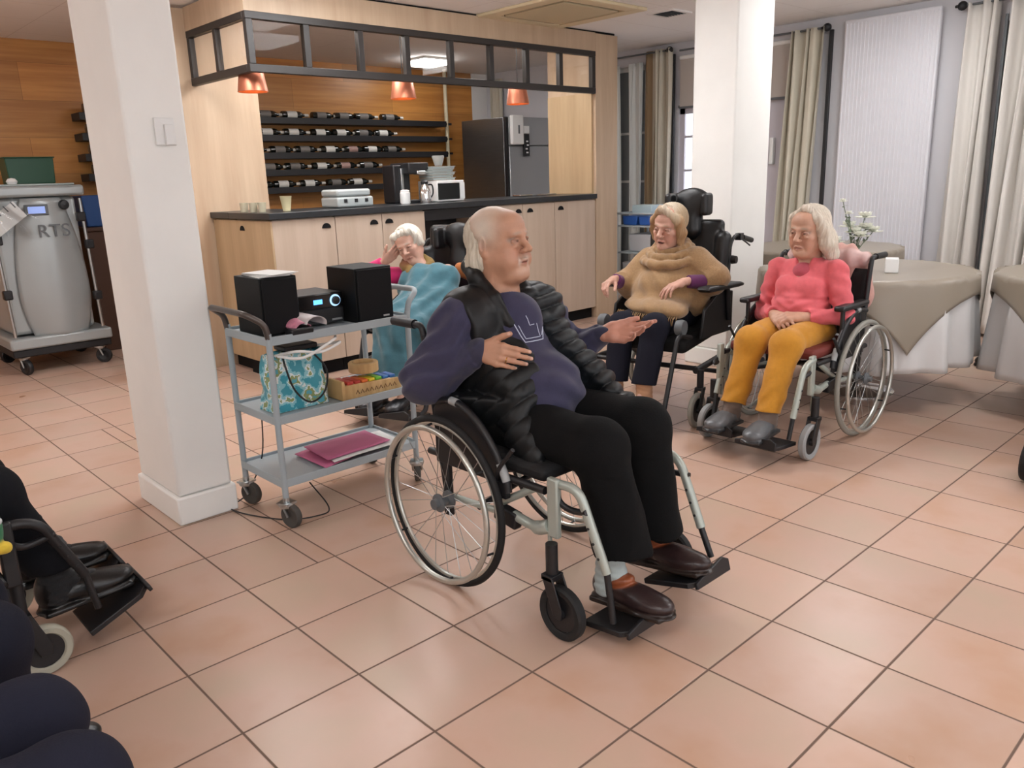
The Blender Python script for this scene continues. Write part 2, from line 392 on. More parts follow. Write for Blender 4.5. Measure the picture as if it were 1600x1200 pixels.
# ================================================================== curtains
def curtain(name, label, y0, y1, z0, z1, x, m, folds, amp=.035, seed=0, lean=0):
    r = np.random.default_rng(seed); ph = r.uniform(0, 6, 4)
    def fn(u, v):
        y = y0 + (y1 - y0) * u; a = u * folds * 2 * PI
        sp = 1 + .25 * (1 - v)
        return (x + amp * sp * math.sin(a + ph[0] + .5 * math.sin(3 * v + ph[1])) + .3 * amp * math.sin(2.3 * a + ph[2]), y + lean * (1 - v) + .02 * math.sin(a * .5 + 2.5 * v + ph[3]), z0 + (z1 - z0) * v)
    o = MB().grid(fn, int(folds * 14) + 2, 26).build(name, m, solid=.004, smooth=70)
    return tag(o, label, 'curtain')
M_cbe = mat('beige_curtain', 'c6bfae', .8, bump=.1, bscale=90)
M_ctan = mat('tan_curtain', '9c8668', .85, bump=.1, bscale=90)
M_cwh = mat('offwhite_curtain', 'd9d5cf', .8, bump=.1, bscale=90)
M_sheer = mat('white_sheer', 'dfe4e2', .8)
curtain('curtain', 'white sheer curtain beside the bar with a grey gap, leftmost on the window wall', 2.93, 3.08, .1, 2.44, XR - .05, M_sheer, 3, .012, 3)
curtain('curtain', 'second white sheer curtain panel just right of the grey gap near the bar', 2.62, 2.80, .1, 2.44, XR - .05, M_sheer, 3, .012, 4)
curtain('curtain', 'brown lining edge of the beige curtain, left of the barred door', 2.45, 2.57, .05, 2.53, XR - .06, M_ctan, 1.5, .015, 5)
curtain('curtain', 'beige curtain gathered left of the barred glass door', 2.25, 2.46, .05, 2.53, XR - .09, M_cbe, 3, .03, 6)
curtain('curtain', 'beige curtain gathered between the solid door leaf and the ribbed white radiator', .66, .96, .05, 2.50, XR - .09, M_cbe, 4, .035, 7, .08)
curtain('curtain', 'off-white curtain just right of the ribbed white radiator', -.70, -.44, .03, 2.50, XR - .09, M_cwh, 3, .03, 8, .03)
curtain('curtain', 'wide off-white curtain at the right edge of the picture', -1.22, -.80, .03, 2.50, XR - .12, M_cwh, 4, .045, 9, .07)
curtain('curtain', 'off-white curtain beyond the right picture edge', -2.4, -1.3, .03, 2.50, XR - .12, M_cwh, 8, .045, 10)
curtain('curtain', 'narrow beige curtain hanging beside the fridge', 4.75, 4.98, .6, 2.5, XR - .06, M_cbe, 3, .02, 11)
def rod(label, y0, y1, z, fin):
    o = thing('curtain_rod', label, 'curtain rod', (XR - .09, (y0 + y1) / 2, z)); h = (y1 - y0) / 2
    MB().tube([(0, -h, 0), (0, h, 0)], .009, 10).build('pole', M_greyd, o)
    for s in fin: 
        MB().lathe([(.001, -.035), (.02, -.03), (.033, -.012), (.035, .004), (.026, .024), (.012, .032), (.01, .05)], (0, s * h + s * .02, 0), 'y', 16).build('finial', M_black, o)
        MB().bb(-.006, .09, s * h - s * .03 - .008, s * h - s * .03 + .008, -.008, .008).build('bracket', M_black, o)
rod('dark curtain rod above the white sheers and left beige curtain', 2.28, 3.1, 2.51, (-1,))
rod('dark curtain rod above the double door right of the column', .66, 2.14, 2.49, (-1,))
rod('curtain rod with round finial at the top right of the picture', -2.5, -.44, 2.49, (1,))
for lab, y in (('dark vertical strip standing in for the shaded gap below the left finial', 2.235), ('black vertical strip standing in for the dark gap below the finial right of the beige curtain', .615)):
    o = MB().bb(XR - .075, XR - .05, y - .022, y + .012, .3, 2.47).build('dark_gap_strip', M_black, bevel=.004); tag(o, lab, 'gap_strip')  # black strip drawn in for the shaded gap beside the curtain
# roller blinds
for lab, y0, y1, z0 in (('beige roller blind drawn above the double door', .99, 2.17, 1.97),):
    o = thing('roller_blind', lab, 'blind', (XR - .03, (y0 + y1) / 2, z0)); h = (y1 - y0) / 2
    MB().bb(-.002, .002, -h, h, 0, 2.42 - z0).build('cloth', mat('beige_blind', 'b7aea6', .75), o)
    MB().tube([(0, -h, 2.43 - z0), (0, h, 2.43 - z0)], .02, 12).build('roller', M_wall, o)
    MB().bb(-.01, .01, -h, h, -.02, 0).build('bottom_bar', M_greyd, o)
# big ribbed white radiator panel
rd = thing('radiator', 'tall white ribbed radiator panel on the grey window wall', 'radiator', (XR, .11, .35))
MB().bb(-.085, -.03, -.38, .38, 0, 2.17).build('panel', mat('radiator_white', 'd9d9de', .45), rd, bevel=.012)
f = MB()
for i in range(24):
    y = -.36 + i * .72 / 23; f.tube([(-.086, y, .03), (-.086, y, 2.14)], .0055, 6)
f.build('rib', mat('radiator_white', 'd9d9de', .45), rd)
MB().bb(-.03, -.004, -.30, -.26, .2, 2.0).bb(-.03, -.004, .26, .30, .2, 2.0).build('wall_bracket', M_greyd, rd)

# ================================================================== the bar
bar = thing('bar_surround', 'oak-clad bar surround with a dark glazed frieze framing the serving counter', 'bar', (0, 0, 0))
Y0 = 2.22
MB().bb(5.19, 5.50, Y0, 2.82, 0, 2.56).build('side_column', M_oak, bar, bevel=.003)
MB().bb(5.165, 5.19, Y0 + .03, 2.80, 1.17, 2.06).build('inner_panel', M_oaky, bar)
MB().bb(1.50, 2.36, 3.13, 3.19, 0, 2.56).build('end_panel', M_oak, bar, bevel=.003)
MB().bb(1.86, 5.19, Y0, Y0 + .06, 2.41, 2.565).build('front_fascia', M_oak, bar)
MB().bb(1.86, 1.92, Y0 + .06, 3.13, 2.41, 2.565).build('side_fascia', M_oak, bar)
MB().bb(1.89, 5.48, Y0 + .02, Y0 + .06, 2.565, HC).build('shadow_gap', M_blackm, bar)
fr = MB()
fr.bb(1.86, 5.19, Y0 - .005, Y0 + .04, 2.365, 2.41); fr.bb(1.86, 5.19, Y0 - .005, Y0 + .04, 2.05, 2.10)
fr.bb(1.86, 1.905, Y0 + .04, 3.13, 2.365, 2.41); fr.bb(1.86, 1.905, Y0 + .04, 3.13, 2.05, 2.10)
mx_ = [1.885, 2.286, 2.706, 3.105, 3.520, 3.930, 4.33, 4.737, 5.165]
for i, x in enumerate(mx_): fr.bb(x - .022, x + .022, Y0 - .005, Y0 + .04, 2.10, 2.365)
for y in (2.69, 3.11): fr.bb(1.862, 1.903, y - .02, y + .02, 2.10, 2.365)
fr.build('frieze_frame', M_darkf, bar, bevel=.003)
for a, b in zip(mx_[:-1], mx_[1:]): MB().bb(a + .022, b - .022, Y0 + .015, Y0 + .021, 2.10, 2.365).build('pane', M_glass, bar)
for a, b in ((2.26, 2.67), (2.71, 3.09)): MB().bb(1.88, 1.886, a, b, 2.10, 2.365).build('pane', M_glass, bar)
# counter cabinets: each unit is a thing
def handle(mb, x, y, z, nx=0):     # half-round cut handle
    P = [(x + .034 * math.cos(a), z + .034 * math.sin(a)) for a in np.linspace(0, PI, 13)]
    mb.prism(P, y - .006, y + .004, 'y')
units = [(1.90, 2.385, 'near the left corner', (2.311,)), (2.385, 3.180, 'left of the dark recess', (2.709, 2.844)), (3.837, 4.634, 'right of the dark recess', (4.183, 4.322)), (4.634, 5.185, 'at the right end', (4.71,))]
for x0, x1, where, hs in units:
    c = thing('bar_cabinet', 'pale oak bar cabinet under the counter, ' + where, 'cabinet', (x0, Y0, 0), 0, None)
    MB().bb(.014, x1 - x0 - .002, .03, .55, .10, 1.12).build('body', M_oakp, c)
    MB().bb(.002, x1 - x0 - .002, .06, .55, 0, .10).build('plinth', M_blackm, c)
    w_ = (x1 - x0) / len(hs)
    for i, h in enumerate(hs):
        dd = MB().bb(i * w_ + .003, (i + 1) * w_ - .003, .008, .028, .105, 1.115).build('door', M_oakp, c, bevel=.0015)
        hb = MB(); handle(hb, h - x0, .006, 1.045); hb.build('handle', M_blackm, dd)
c = thing('bar_cabinet', 'yellowish oak cabinet on the short left side of the bar', 'cabinet', (1.90, 2.25, 0))
MB().bb(.012, .42, .53, .86, .10, 1.12).build('body', M_oaky, c)
MB().bb(.05, .42, .53, .86, 0, .10).build('plinth', M_blackm, c)
dd = MB().bb(-.01, .010, -.02, .865, .105, 1.115).build('door', M_oaky, c, bevel=.0015)
hb = MB(); hb.prism([(.40 + .034 * math.cos(a), 1.045 + .034 * math.sin(a)) for a in np.linspace(0, PI, 13)], -.014, -.006, 'x'); hb.build('handle', M_blackm, dd)
rc = MB().bb(3.185, 3.832, Y0 + .42, Y0 + .55, 0, 1.12).bb(3.185, 3.832, Y0 + .02, Y0 + .42, 1.04, 1.12).bb(3.185, 3.832, Y0 + .05, Y0 + .42, .30, .33).build('bar_recess', M_black); tag(rc, 'black open recess in the bar front between the oak cabinets', 'recess')
ct = MB().bb(1.875, 5.185, Y0 - .02, 2.82, 1.125, 1.168).bb(1.875, 2.36, 2.82, 3.128, 1.125, 1.168).build('countertop', M_ctop, bevel=.003); tag(ct, 'long dark countertop running along the bar and round its left corner', 'countertop')
# pendants
for i, (x, lab) in enumerate(((1.965, 'copper pendant lamp at the left corner of the bar'), (3.19, 'middle copper pendant lamp over the bar'), (4.40, 'copper pendant lamp over the right part of the bar'))):
    y = 2.42
    p = thing('pendant_lamp', lab, 'pendant lamp', (x, y, 1.95), 0, None)
    MB().lathe([(.096, 0), (.098, .002), (.075, .15), (.069, .158), (.02, .16), (.02, .158), (.066, .153), (.093, .004), (.096, 0)], n=36).build('lamp_shade', [M_copper], p)
    MB().tube([(0, 0, .178), (0, 0, HC - 1.95)], .004, 8).build('cord', M_black, p)
    MB().lathe([(.001, HC - 1.95), (.045, HC - 1.95), (.045, HC - 1.97), (.001, HC - 1.975)], n=20).build('ceiling_cup', M_copper, p)
    MB().lathe([(.001, .02), (.02, .025), (.03, .05), (.025, .08), (.014, .1), (.014, .17)], n=16).build('bulb', mat('warm_bulb', 'ffd080', .4, emit='ffb340', estr=40), p)
# back counter with the shelves of wine above
bc = MB().bb(2.9, 5.5, 4.50, 5.08, 0, .92).build('back_cabinet', M_oaky); tag(bc, 'low oak cabinet along the orange wall behind the bar', 'cabinet')
bt = MB().bb(2.88, 5.52, 4.48, 5.09, .92, .955).build('back_worktop', M_ctop, bevel=.003); tag(bt, 'dark worktop behind the bar under the wine racks', 'countertop')
M_bot = mat('dark_green_bottle', '0c0f0c', .12, coat=.5)
M_lab = mat('bottle_label', 'c8c6bf', .6); M_labd = mat('bottle_label_dim', '6d6863', .6); M_labp = mat('bottle_label_pink', '9b7c74', .6)
M_capw = mat('bottle_capsule', 'c2bcb2', .4); M_capr = mat('bottle_capsule_red', '7c3a2e', .4)
def bottle(labelm, cap):      # lying along x, neck to +x, resting on z=0
    b = MB().lathe([(.001, -.15), (.036, -.148), (.038, -.13), (.038, .04), (.032, .065), (.016, .088), (.014, .15), (.001, .151)], (0, 0, .038), 'x', 18).build('wine_bottle', M_bot)
    MB().lathe([(.0386, -.10), (.0388, -.095), (.0388, .005), (.0386, .01)], (0, 0, .038), 'x', 18).build('label', labelm, b)
    MB().lathe([(.0152, .10), (.0156, .102), (.0156, .15), (.001, .1525)], (0, 0, .038), 'x', 14).build('capsule', cap, b)
    return b
protos = {}
rows = [(1.985, ['d', 'w', 'd', 'd', 'd', 'd'], 'top', (3.37, 3.66, 4.0, 4.27, 4.52, 4.86)),
        (1.815, ['w', 'w', 'w', 'w', 'd', 'w'], 'second', (3.37, 3.66, 3.97, 4.22, 4.50, 4.76)),
        (1.645, ['d', 'd', 'd', 'w', 'p', 'w', 'd'], 'third', (3.2, 3.49, 3.77, 4.07, 4.35, 4.6, 4.86)),
        (1.478, ['d', 'd', 'w', 'p', 'd'], 'fourth', (3.36, 3.64, 3.95, 4.24, 4.53)),
        (1.305, ['w', 'w', 'w', 'd', 'w'], 'lowest', (3.25, 3.49, 3.79, 4.11, 4.38))]
hl_ = {'w': M_lab, 'd': M_labd, 'p': M_labp}; tone = {'w': 'white-labelled', 'd': 'dark-labelled', 'p': 'pinkish-labelled'}
ordi = ['first', 'second', 'third', 'fourth', 'fifth', 'sixth', 'seventh']
YS = 4.96
for z, kinds, rn, xs in rows:
    x1 = 5.60 if z > 1.6 else 5.0
    sh = MB().bb(3.05, x1, YS - .075, YB - .002, z - .05, z).bb(3.05, x1, YS - .085, YS - .073, z - .05, z + .012)
    o = sh.build('wall_shelf', M_black, bevel=.002); tag(o, 'long dark shelf of wine bottles behind the bar, %s from the top' % {'top': 'first', 'lowest': 'lowest'}.get(rn, rn), 'shelf')
    for i, (k, x) in enumerate(zip(kinds, xs)):
        cp = M_capw if (i + len(rn)) % 4 else M_capr
        if k not in protos: protos[k] = bottle(hl_[k], M_capw); o = protos[k]
        else: o = copy_tree(protos[k])
        o.location = (x, YS - .03, z + .001)
        tag(o, '%s wine bottle lying on the %s shelf behind the bar, %s from the left' % (tone[k], rn, ordi[i]), 'bottle', 'wine bottles lying on the shelves')
# the shelf ends seen left of the near column
for z, rn in ((1.985, 'top'), (1.815, 'second'), (1.645, 'third'), (1.478, 'fourth')):
    x0 = 1.58 + (1.985 - z) * .35 * 0
    o = MB().bb(1.60, 2.35, YS - .085, YB - .002, z - .05, z + .012).build('wall_shelf', M_black, bevel=.002); tag(o, 'short dark wall shelf left of the column, %s of its stack' % rn, 'shelf')
    k = 'd' if z < 1.9 else 'w'
    b = copy_tree(protos[k]); b.location = (1.80, YS - .03, z + .013); tag(b, 'wine bottle end on the short %s shelf beside the column' % rn, 'bottle', 'wine bottles lying on the shelves')
pp = MB().tube([(5.66, 4.95, .95), (5.66, 4.95, HC)], .022, 14).build('white_pipe', mat('ivory_pipe', 'cfc4a6', .4)); tag(pp, 'ivory vertical pipe at the right end of the wine shelves', 'pipe')
for z in (1.97, 1.80, 1.635):
    o = MB().bb(5.60, 5.72, 4.93, 5.0, z - .012, z + .012).build('pipe_clip', M_black, pp)

# ---- things standing on the bar counter (top at 1.168)
ZC = 1.169
M_cup = mat('cream_paper_cup', 'd9cfa6', .6)
cup = MB().lathe([(.0, 0), (.026, 0), (.040, .10), (.042, .102), (.038, .102), (.024, .004), (0, .004)], n=24).build('paper_cup', M_cup); cup.location = (2.14, 2.45, ZC); tag(cup, 'cream paper cup standing alone on the dark counter', 'cup')
gl = None
for i, (x, y) in enumerate(((1.925, 2.66), (1.945, 2.56), (1.975, 2.49), (2.01, 2.56))):
    if gl is None:
        gl = MB().lathe([(0, 0), (.024, 0), (.030, .065), (.028, .065), (.022, .006), (0, .006)], n=20).build('drinking_glass', mat('frosted_tumbler', 'b9b29a', .3)); o = gl
    else: o = gl.copy(); COL.objects.link(o)
    o.location = (x, y, ZC); tag(o, 'small tumbler in the cluster at the left end of the counter, %s from the left' % ordi[i], 'glass', 'small tumblers on the counter end')
# two-tier grey food warmer
fw = thing('food_box', 'pale grey two-part storage case lying on the dark counter', 'case', (2.67, 2.50, ZC))
MB().box((0, 0, .040), (.31, .24, .075)).build('base', mat('pale_grey_box', 'a9b0b0', .4), fw, bevel=.015)
MB().box((-.008, 0, .106), (.29, .23, .05)).build('lid', mat('pale_grey_box', 'a9b0b0', .4), fw, bevel=.015)
f = MB()
for a in (-.09, 0, .09): f.box((a, -.122, .05), (.025, .008, .025))
f.build('latch', M_black, fw)
jar = thing('storage_jar', 'white jar with lid standing left of the coffee machine', 'jar', (3.16, 2.44, ZC))
MB().lathe([(0, 0), (.036, 0), (.040, .01), (.040, .085), (.034, .092), (0, .092)], n=24).build('body', M_white, jar)
MB().lathe([(.036, .092), (.036, .103), (.02, .108), (0, .108)], n=24).build('lid', M_wall, jar)
cm = thing('coffee_machine', 'black and steel coffee machine on the counter', 'coffee machine', (3.28, 2.66, ZC))
MB().box((0, .05, .15), (.16, .16, .30)).build('body', M_black, cm, bevel=.01)
MB().box((.10, .0, .27), (.2, .26, .09)).build('brew_head', M_black, cm, bevel=.01)
MB().box((.13, -.11, .235), (.11, .06, .03)).build('spout', M_chrome, cm, bevel=.006)
MB().box((-.01, -.035, .14), (.025, .03, .27)).build('front_strip', M_steel, cm, bevel=.004)
MB().box((.06, -.06, .012), (.2, .2, .024)).build('drip_tray', M_black, cm, bevel=.004)
kt = thing('thermos_jug', 'polished steel thermos jug next to the coffee machine', 'jug', (3.35, 2.43, ZC))
MB().lathe([(0, 0), (.045, 0), (.048, .02), (.046, .09), (.030, .135), (.026, .145)], n=28).build('body', M_chrome, kt)
MB().lathe([(.028, .145), (.030, .165), (.018, .175), (0, .176)], n=20).build('lid', M_black, kt)
MB().tube(arc([(.028, 0, .14), (.075, 0, .135), (.08, 0, .07), (.047, 0, .03)]), .006, 8).build('handle', M_black, kt)
mw = thing('microwave_oven', 'small white microwave with a black door on the counter', 'microwave', (3.62, 2.56, ZC))
MB().box((0, .0, .085), (.28, .26, .165)).build('body', M_white, mw, bevel=.006)
MB().box((-.025, -.133, .083), (.225, .008, .13)).build('door', mat('black_glass', '0d1214', .15), mw, bevel=.003)
MB().box((.118, -.133, .083), (.045, .006, .13)).build('control_panel', M_white, mw)
for i in range(5):
    o = MB().box((0, 0, 0), (.225 - .012 * (i % 2), .18, .018)).box((0, 0, .009), (.24 - .012 * (i % 2), .195, .004)).build('food_tray', mat('pale_tray', 'a4adab', .5), bevel=.004)
    o.location = (3.58 + .006 * (-1) ** i, 2.56, ZC + .180 + i * .0225); tag(o, 'pale grey plastic tray, %s from the bottom of the stack on the microwave' % ordi[i], 'tray', 'trays stacked on the microwave')
o = MB().lathe([(0, 0), (.03, 0), (.052, .07), (.048, .08), (.03, .078), (0, .075)], n=20).build('grey_bowl', mat('grey_cloth_bundle', '8e908d', .7)); o.location = (3.62, 2.58, ZC + .288); tag(o, 'grey upturned bowl on top of the tray stack', 'bowl')
# clutter sparkle at the right of the counter
o = MB().box((4.62, 2.62, ZC + .008), (.16, .1, .014)).build('steel_tray', M_chrome, bevel=.004); tag(o, 'small shiny steel tray near the right end of the counter', 'tray')
o = MB().box((4.92, 2.60, ZC + .006), (.2, .06, .010)).build('cutlery_holder', M_steel, bevel=.003); tag(o, 'flat steel cutlery rest at the far right end of the counter', 'tray')
# fridge
fg = thing('refrigerator', 'large stainless steel fridge freezer behind the right part of the bar', 'fridge', (5.63, 3.90, 0))
MB().bb(0, .72, .03, .74, .06, 1.98).build('body', M_steelb, fg, bevel=.006)
MB().bb(.03, .70, .05, .70, 0, .06).build('plinth', M_black, fg)
MB().bb(.035, .72, -.02, .028, 1.68, 1.98).build('freezer_door', mat('steel_door', 'aeb1b3', .42, .7), fg, bevel=.006)
MB().bb(.035, .72, -.02, .028, .08, 1.67).build('door', mat('steel_door', 'aeb1b3', .42, .7), fg, bevel=.006)
MB().bb(.0, .03, -.01, .03, .06, 1.98).build('hinge_strip', M_black, fg)
pd = thing('paper_dispenser', 'white paper towel dispenser fixed on the fridge front', 'dispenser', (5.745, 3.86, 1.69))
MB().box((0, -.02, .15), (.17, .05, .31)).build('case', M_white, pd, bevel=.01)
MB().box((0.01, -.047, .155), (.022, .004, .09)).build('slot', M_greyd, pd)
ph = thing('wall_phone', 'black telephone handset with a pale top, fixed on the fridge beside the dispenser', 'phone', (5.905, 3.87, 1.58))
MB().box((0, -.008, .10), (.085, .03, .24)).build('body', M_black, ph, bevel=.006)
MB().box((0, -.008, .265), (.085, .03, .08)).build('card', M_white, ph, bevel=.004)
f = MB()
for a, b in ((0, .14), (.01, .10), (-.01, .06), (0, .02)): f.box((a, -.025, b), (.03, .004, .016))
f.build('button', M_white, ph)
# ================================================================== service trolley and what it carries
tr = thing('service_trolley', 'grey three-tier metal service trolley standing next to the near column', 'trolley', (1.045, .21, 0))
TX, TY = .33, .18
for sx in (-1, 1):
    for sy in (-1, 1):
        MB().tube([(sx * TX, sy * TY, .115), (sx * TX, sy * TY, .80)], .0125, 12).build('post', M_grey, tr)
for z, nm in ((.775, 'top'), (.455, 'mid'), (.19, 'low')):
    f = MB().bb(-TX - .01, TX + .01, -TY, TY, z - .004, z)
    for s in (-1, 1):
        f.bb(-TX - .01, TX + .01, s * (TY + .005) - .004, s * (TY + .005) + .004, z - .022, z + .012); f.bb(s * (TX + .008) - .004, s * (TX + .008) + .004, -TY, TY, z - .022, z + .012)
    f.build('shelf', M_grey, tr, bevel=.002)
for s in (-1, 1):
    MB().tube(bent([(s * TX, -TY, .78), (s * (TX + .01), -TY, .84), (s * (TX + .075), -TY + .02, .885), (s * (TX + .075), TY - .02, .885), (s * (TX + .01), TY, .84), (s * TX, TY, .78)], .05, 6), .0125, 12).build('handle', mat('worn_brown_steel', '5b5450', .35, .6) if s < 0 else M_grey, tr)
def caster(parent, x, y, ang, r=.048, w_=.024, tyre=None, top=.12, name='caster'):
    o = MB().tube([(x, y, top - .02), (x, y, top + .005)], .014, 10).build(name, M_steel, parent)
    ca, sa = math.cos(ang), math.sin(ang); dx, dy = .022 * ca, .022 * sa
    f = MB().lathe([(.001, top - .012), (.030, top - .012), (.034, top - .022), (.030, top - .034), (.001, top - .036)], (x, y, 0), 'z', 20)
    for s in (-1, 1):
        px, py = x - sa * s * (w_ / 2 + .005), y + ca * s * (w_ / 2 + .005)
        f.tube([(px - dx * .3, py - dy * .3, top - .018), (px + dx, py + dy, r)], .007, 6, flat=(1, 1))
    f.box((x, y, top - .018), (w_ + .03, w_ + .03, .008), (0, 0, ang))
    f.build('fork', M_steel, o)
    t = MB().lathe([(.001, -w_ * .35), (r * .55, -w_ * .4), (r * .62, -w_ * .5), (r * .92, -w_ * .5), (r, -w_ * .3), (r, w_ * .3), (r * .92, w_ * .5), (r * .62, w_ * .5), (r * .55, w_ * .4), (.001, w_ * .35)], (x + dx, y + dy, r), 'y', 26)
    V = t.v[0] - np.array([x + dx, y + dy, r]); R = np.array(Euler((0, 0, ang)).to_matrix()); t.v[0] = V @ R.T + np.array([x + dx, y + dy, r])
    t.build('wheel', tyre or M_tyreg, o)
    return o
for sx, sy, a in ((-1, -1, -1.3), (-1, 1, -1.2), (1, -1, .9), (1, 1, 1.6)): caster(tr, sx * TX, sy * TY, a, .05, .028, mat('worn_rubber', '46423e', .7))
M_spk = mat('black_vinyl_wood', '09090a', .6)
for m_ in (M_spk, M_blackm): m_.node_tree.nodes['Principled BSDF'].inputs['Specular IOR Level'].default_value = .25
def speaker(lab, x0, x1, y0, y1, z1, tagm=True):
    s = thing('loudspeaker', lab, 'loudspeaker', ((x0 + x1) / 2, (y0 + y1) / 2, .776)); hx, hy, h = (x1 - x0) / 2, (y1 - y0) / 2, z1 - .776
    MB().bb(-hx, hx, -hy, hy, 0, h).build('cabinet', M_spk, s, bevel=.003)
    MB().bb(-hx + .006, hx - .006, -hy - .010, -hy, .006, h - .006).build('grille', M_blackm, s, bevel=.004)
    MB().bb(hx - .06, hx - .03, -hy - .012, -hy - .010, .015, .022).build('badge', M_steel, s)
    return s
speaker('black bookshelf loudspeaker at the left end of the trolley with papers on top', .735, .895, .10, .32, 1.005)
speaker('black bookshelf loudspeaker at the right end of the trolley', 1.14, 1.325, .06, .28, 1.005)
pa = MB()
for i in range(4): pa.box((.815 + .004 * i, .20 - .006 * i, 1.0075 + i * .0032), (.13, .19, .002), (0, .0, .1 * i - .1))
o = pa.build('paper_sheets', mat('paper_white', 'dcdcda', .7)); tag(o, 'loose white papers lying on the left black loudspeaker', 'papers')
st = thing('stereo_receiver', 'black compact stereo with a lit blue display between the two loudspeakers', 'stereo', (1.015, .24, .776))
MB().bb(-.105, .105, -.10, .11, .008, .135).build('case', M_black, st, bevel=.004)
MB().bb(-.104, .104, -.108, -.10, .075, .132).build('front_panel', mat('black_gloss', '0c0c0e', .15), st, bevel=.002)
MB().bb(-.104, .104, -.108, -.10, .01, .07).build('cd_front', M_black, st, bevel=.002)
MB().bb(-.035, .005, -.111, -.108, .093, .112).build('display', mat('blue_display', '103050', .3, emit='5aa8ff', estr=2.5), st)
MB().ring((.065, -.112, .102), .021, .004, 'y', 28, 8).build('knob_ring', mat('knob_glow', '9fb8cc', .3, emit='a8d4ff', estr=1.2), st)
MB().lathe([(.001, -.018), (.017, -.016), (.018, 0)], (.065, -.108, .102), 'y', 24).build('knob', M_black, st)
MB().bb(.045, .095, -.110, -.108, .018, .026).build('logo_plate', M_steel, st)
# rolled pink / white leaflet and small black device
def roll(u, v):
    a = -.5 + u * 3.6; return (.885 + .035 * math.cos(a) + .02 * u, .085 - .11 * (v - .5) + .0 * u, .777 + .037 + .035 * math.sin(a))
o = MB().grid(lambda u, v: (.93 + .045 * math.cos(-.3 + u * 3.4) - .03 * v, .03 + .10 * v, .779 + .030 + .03 * math.sin(-.3 + u * 3.4) + .01 * v), 20, 6).build('rolled_leaflet', mat('leaflet_white', 'c9c0c0', .5), solid=.002); tag(o, 'curled white leaflet in front of the stereo', 'leaflet')
o = MB().grid(lambda u, v: (.875 + .04 * math.cos(.4 + u * 2.6) - .02 * v, .04 + .09 * v, .783 + .035 * math.sin(.4 + u * 2.6) + .03 * v), 16, 6).build('pink_leaflet', mat('leaflet_pink', 'c47f93', .5, var=.35, vscale=30), solid=.002); tag(o, 'crumpled pink printed leaflet beside the left loudspeaker', 'leaflet')
o = MB().box((.86, .05, .790), (.10, .06, .026)).build('remote_box', M_black, bevel=.006); tag(o, 'small flat black device lying in front of the left loudspeaker', 'device')
# middle shelf: bag with map print, cables, xylophone toy
def bagmat():
    m = mat('map_print_bag', '69a9b4', .35); n = m.node_tree; b = n.nodes['Principled BSDF']
    tc = n.nodes.new('ShaderNodeTexCoord'); nz = n.nodes.new('ShaderNodeTexNoise'); nz.inputs['Scale'].default_value = 16; nz.inputs['Detail'].default_value = 3; n.links.new(tc.outputs['Object'], nz.inputs['Vector'])
    cr = n.nodes.new('ShaderNodeValToRGB'); cr.color_ramp.interpolation = 'CONSTANT'; e = cr.color_ramp.elements
    e[0].position = 0; e[0].color = (*lin('3f97a8'), 1); e[1].position = .47; e[1].color = (*lin('8cc4cc'), 1)
    for p, c in ((.54, 'dfe6e4'), (.58, '8f9a62'), (.63, '5aa6b5'), (.7, 'b9a5c0')): q = e.new(p); q.color = (*lin(c), 1)
    n.links.new(nz.outputs[0], cr.inputs[0]); n.links.new(cr.outputs[0], b.inputs['Base Color']); return m
def bag(u, v):
    a = u * 2 * PI; c, s = math.cos(a), math.sin(a); ex = .35
    x = math.copysign(abs(c) ** ex, c) * (.13 - .01 * v); y = math.copysign(abs(s) ** ex, s) * (.075 - .03 * v)
    return (x + .006 * math.sin(9 * v + 4 * a), y + .006 * math.sin(7 * v + 3 * a), v * (.235 + .012 * math.sin(2 * a)))
bg = MB().grid(bag, 60, 16, True); bg.f.append([i * 16 for i in range(60)][::-1]); bg.m.append(0)
o = bg.build('carrier_bag', bagmat(), solid=.002, smooth=60); o.location = (.875, .17, .458); o.rotation_euler = (0, 0, .0); tag(o, 'shiny carrier bag printed with a blue and green map on the middle shelf', 'bag')
f = MB()
f.tube(arc([(.78, .12, .69), (.82, .02, .715), (.92, -.0, .70), (1.02, .02, .72), (1.03, .12, .70), (.9, .16, .70)]), .006, 8)
f.tube(arc([(.76, .06, .70), (.84, .0, .69), (.98, .01, .735), (1.05, .1, .73)]), .006, 8)
o = f.build('white_cable', M_white); tag(o, 'coiled white cable on top of the map bag', 'cable')
o = MB().box((.90, .17, .706), (.15, .10, .022)).build('power_strip', M_black, bevel=.006); tag(o, 'black power adapter lying on the map bag', 'adapter')
o = MB().tube(arc([(.80, .10, .70), (.775, .035, .66), (.80, .022, .56), (.86, .015, .50), (.93, .02, .53), (.95, .025, .62), (.91, .07, .70)]), .004, 8).build('black_cable', M_black); tag(o, 'black cable looping down the front of the map bag', 'cable')
o = MB().tube(arc([(.80, .34, .45), (.79, .37, .20), (.72, .42, .03), (.62, .36, .008), (.72, .10, .006), (.85, .02, .006), (.92, .06, .01), (.90, .17, .10)]), .003, 8).build('floor_cable', M_black); tag(o, 'thin dark cable trailing to the floor under the trolley', 'cable')
M_ply = wood('beech_ply', 'b9935f', 'd4b27e', (40, 4, 4), .5)
xy = thing('toy_xylophone', 'wooden toy with a row of coloured bars on the middle trolley shelf', 'toy', (1.19, .12, .457), .0)
f = MB().prism([(-.15, .0), (.15, .0), (.135, .05), (-.15, .065)], -.065, -.052, 'y').prism([(-.15, .0), (.15, .0), (.135, .05), (-.15, .065)], .052, .065, 'y').bb(-.15, .15, -.055, .055, 0, .012).bb(-.16, -.145, -.07, .07, 0, .085)
f.build('wooden_box', M_ply, xy, bevel=.003)
f = MB()
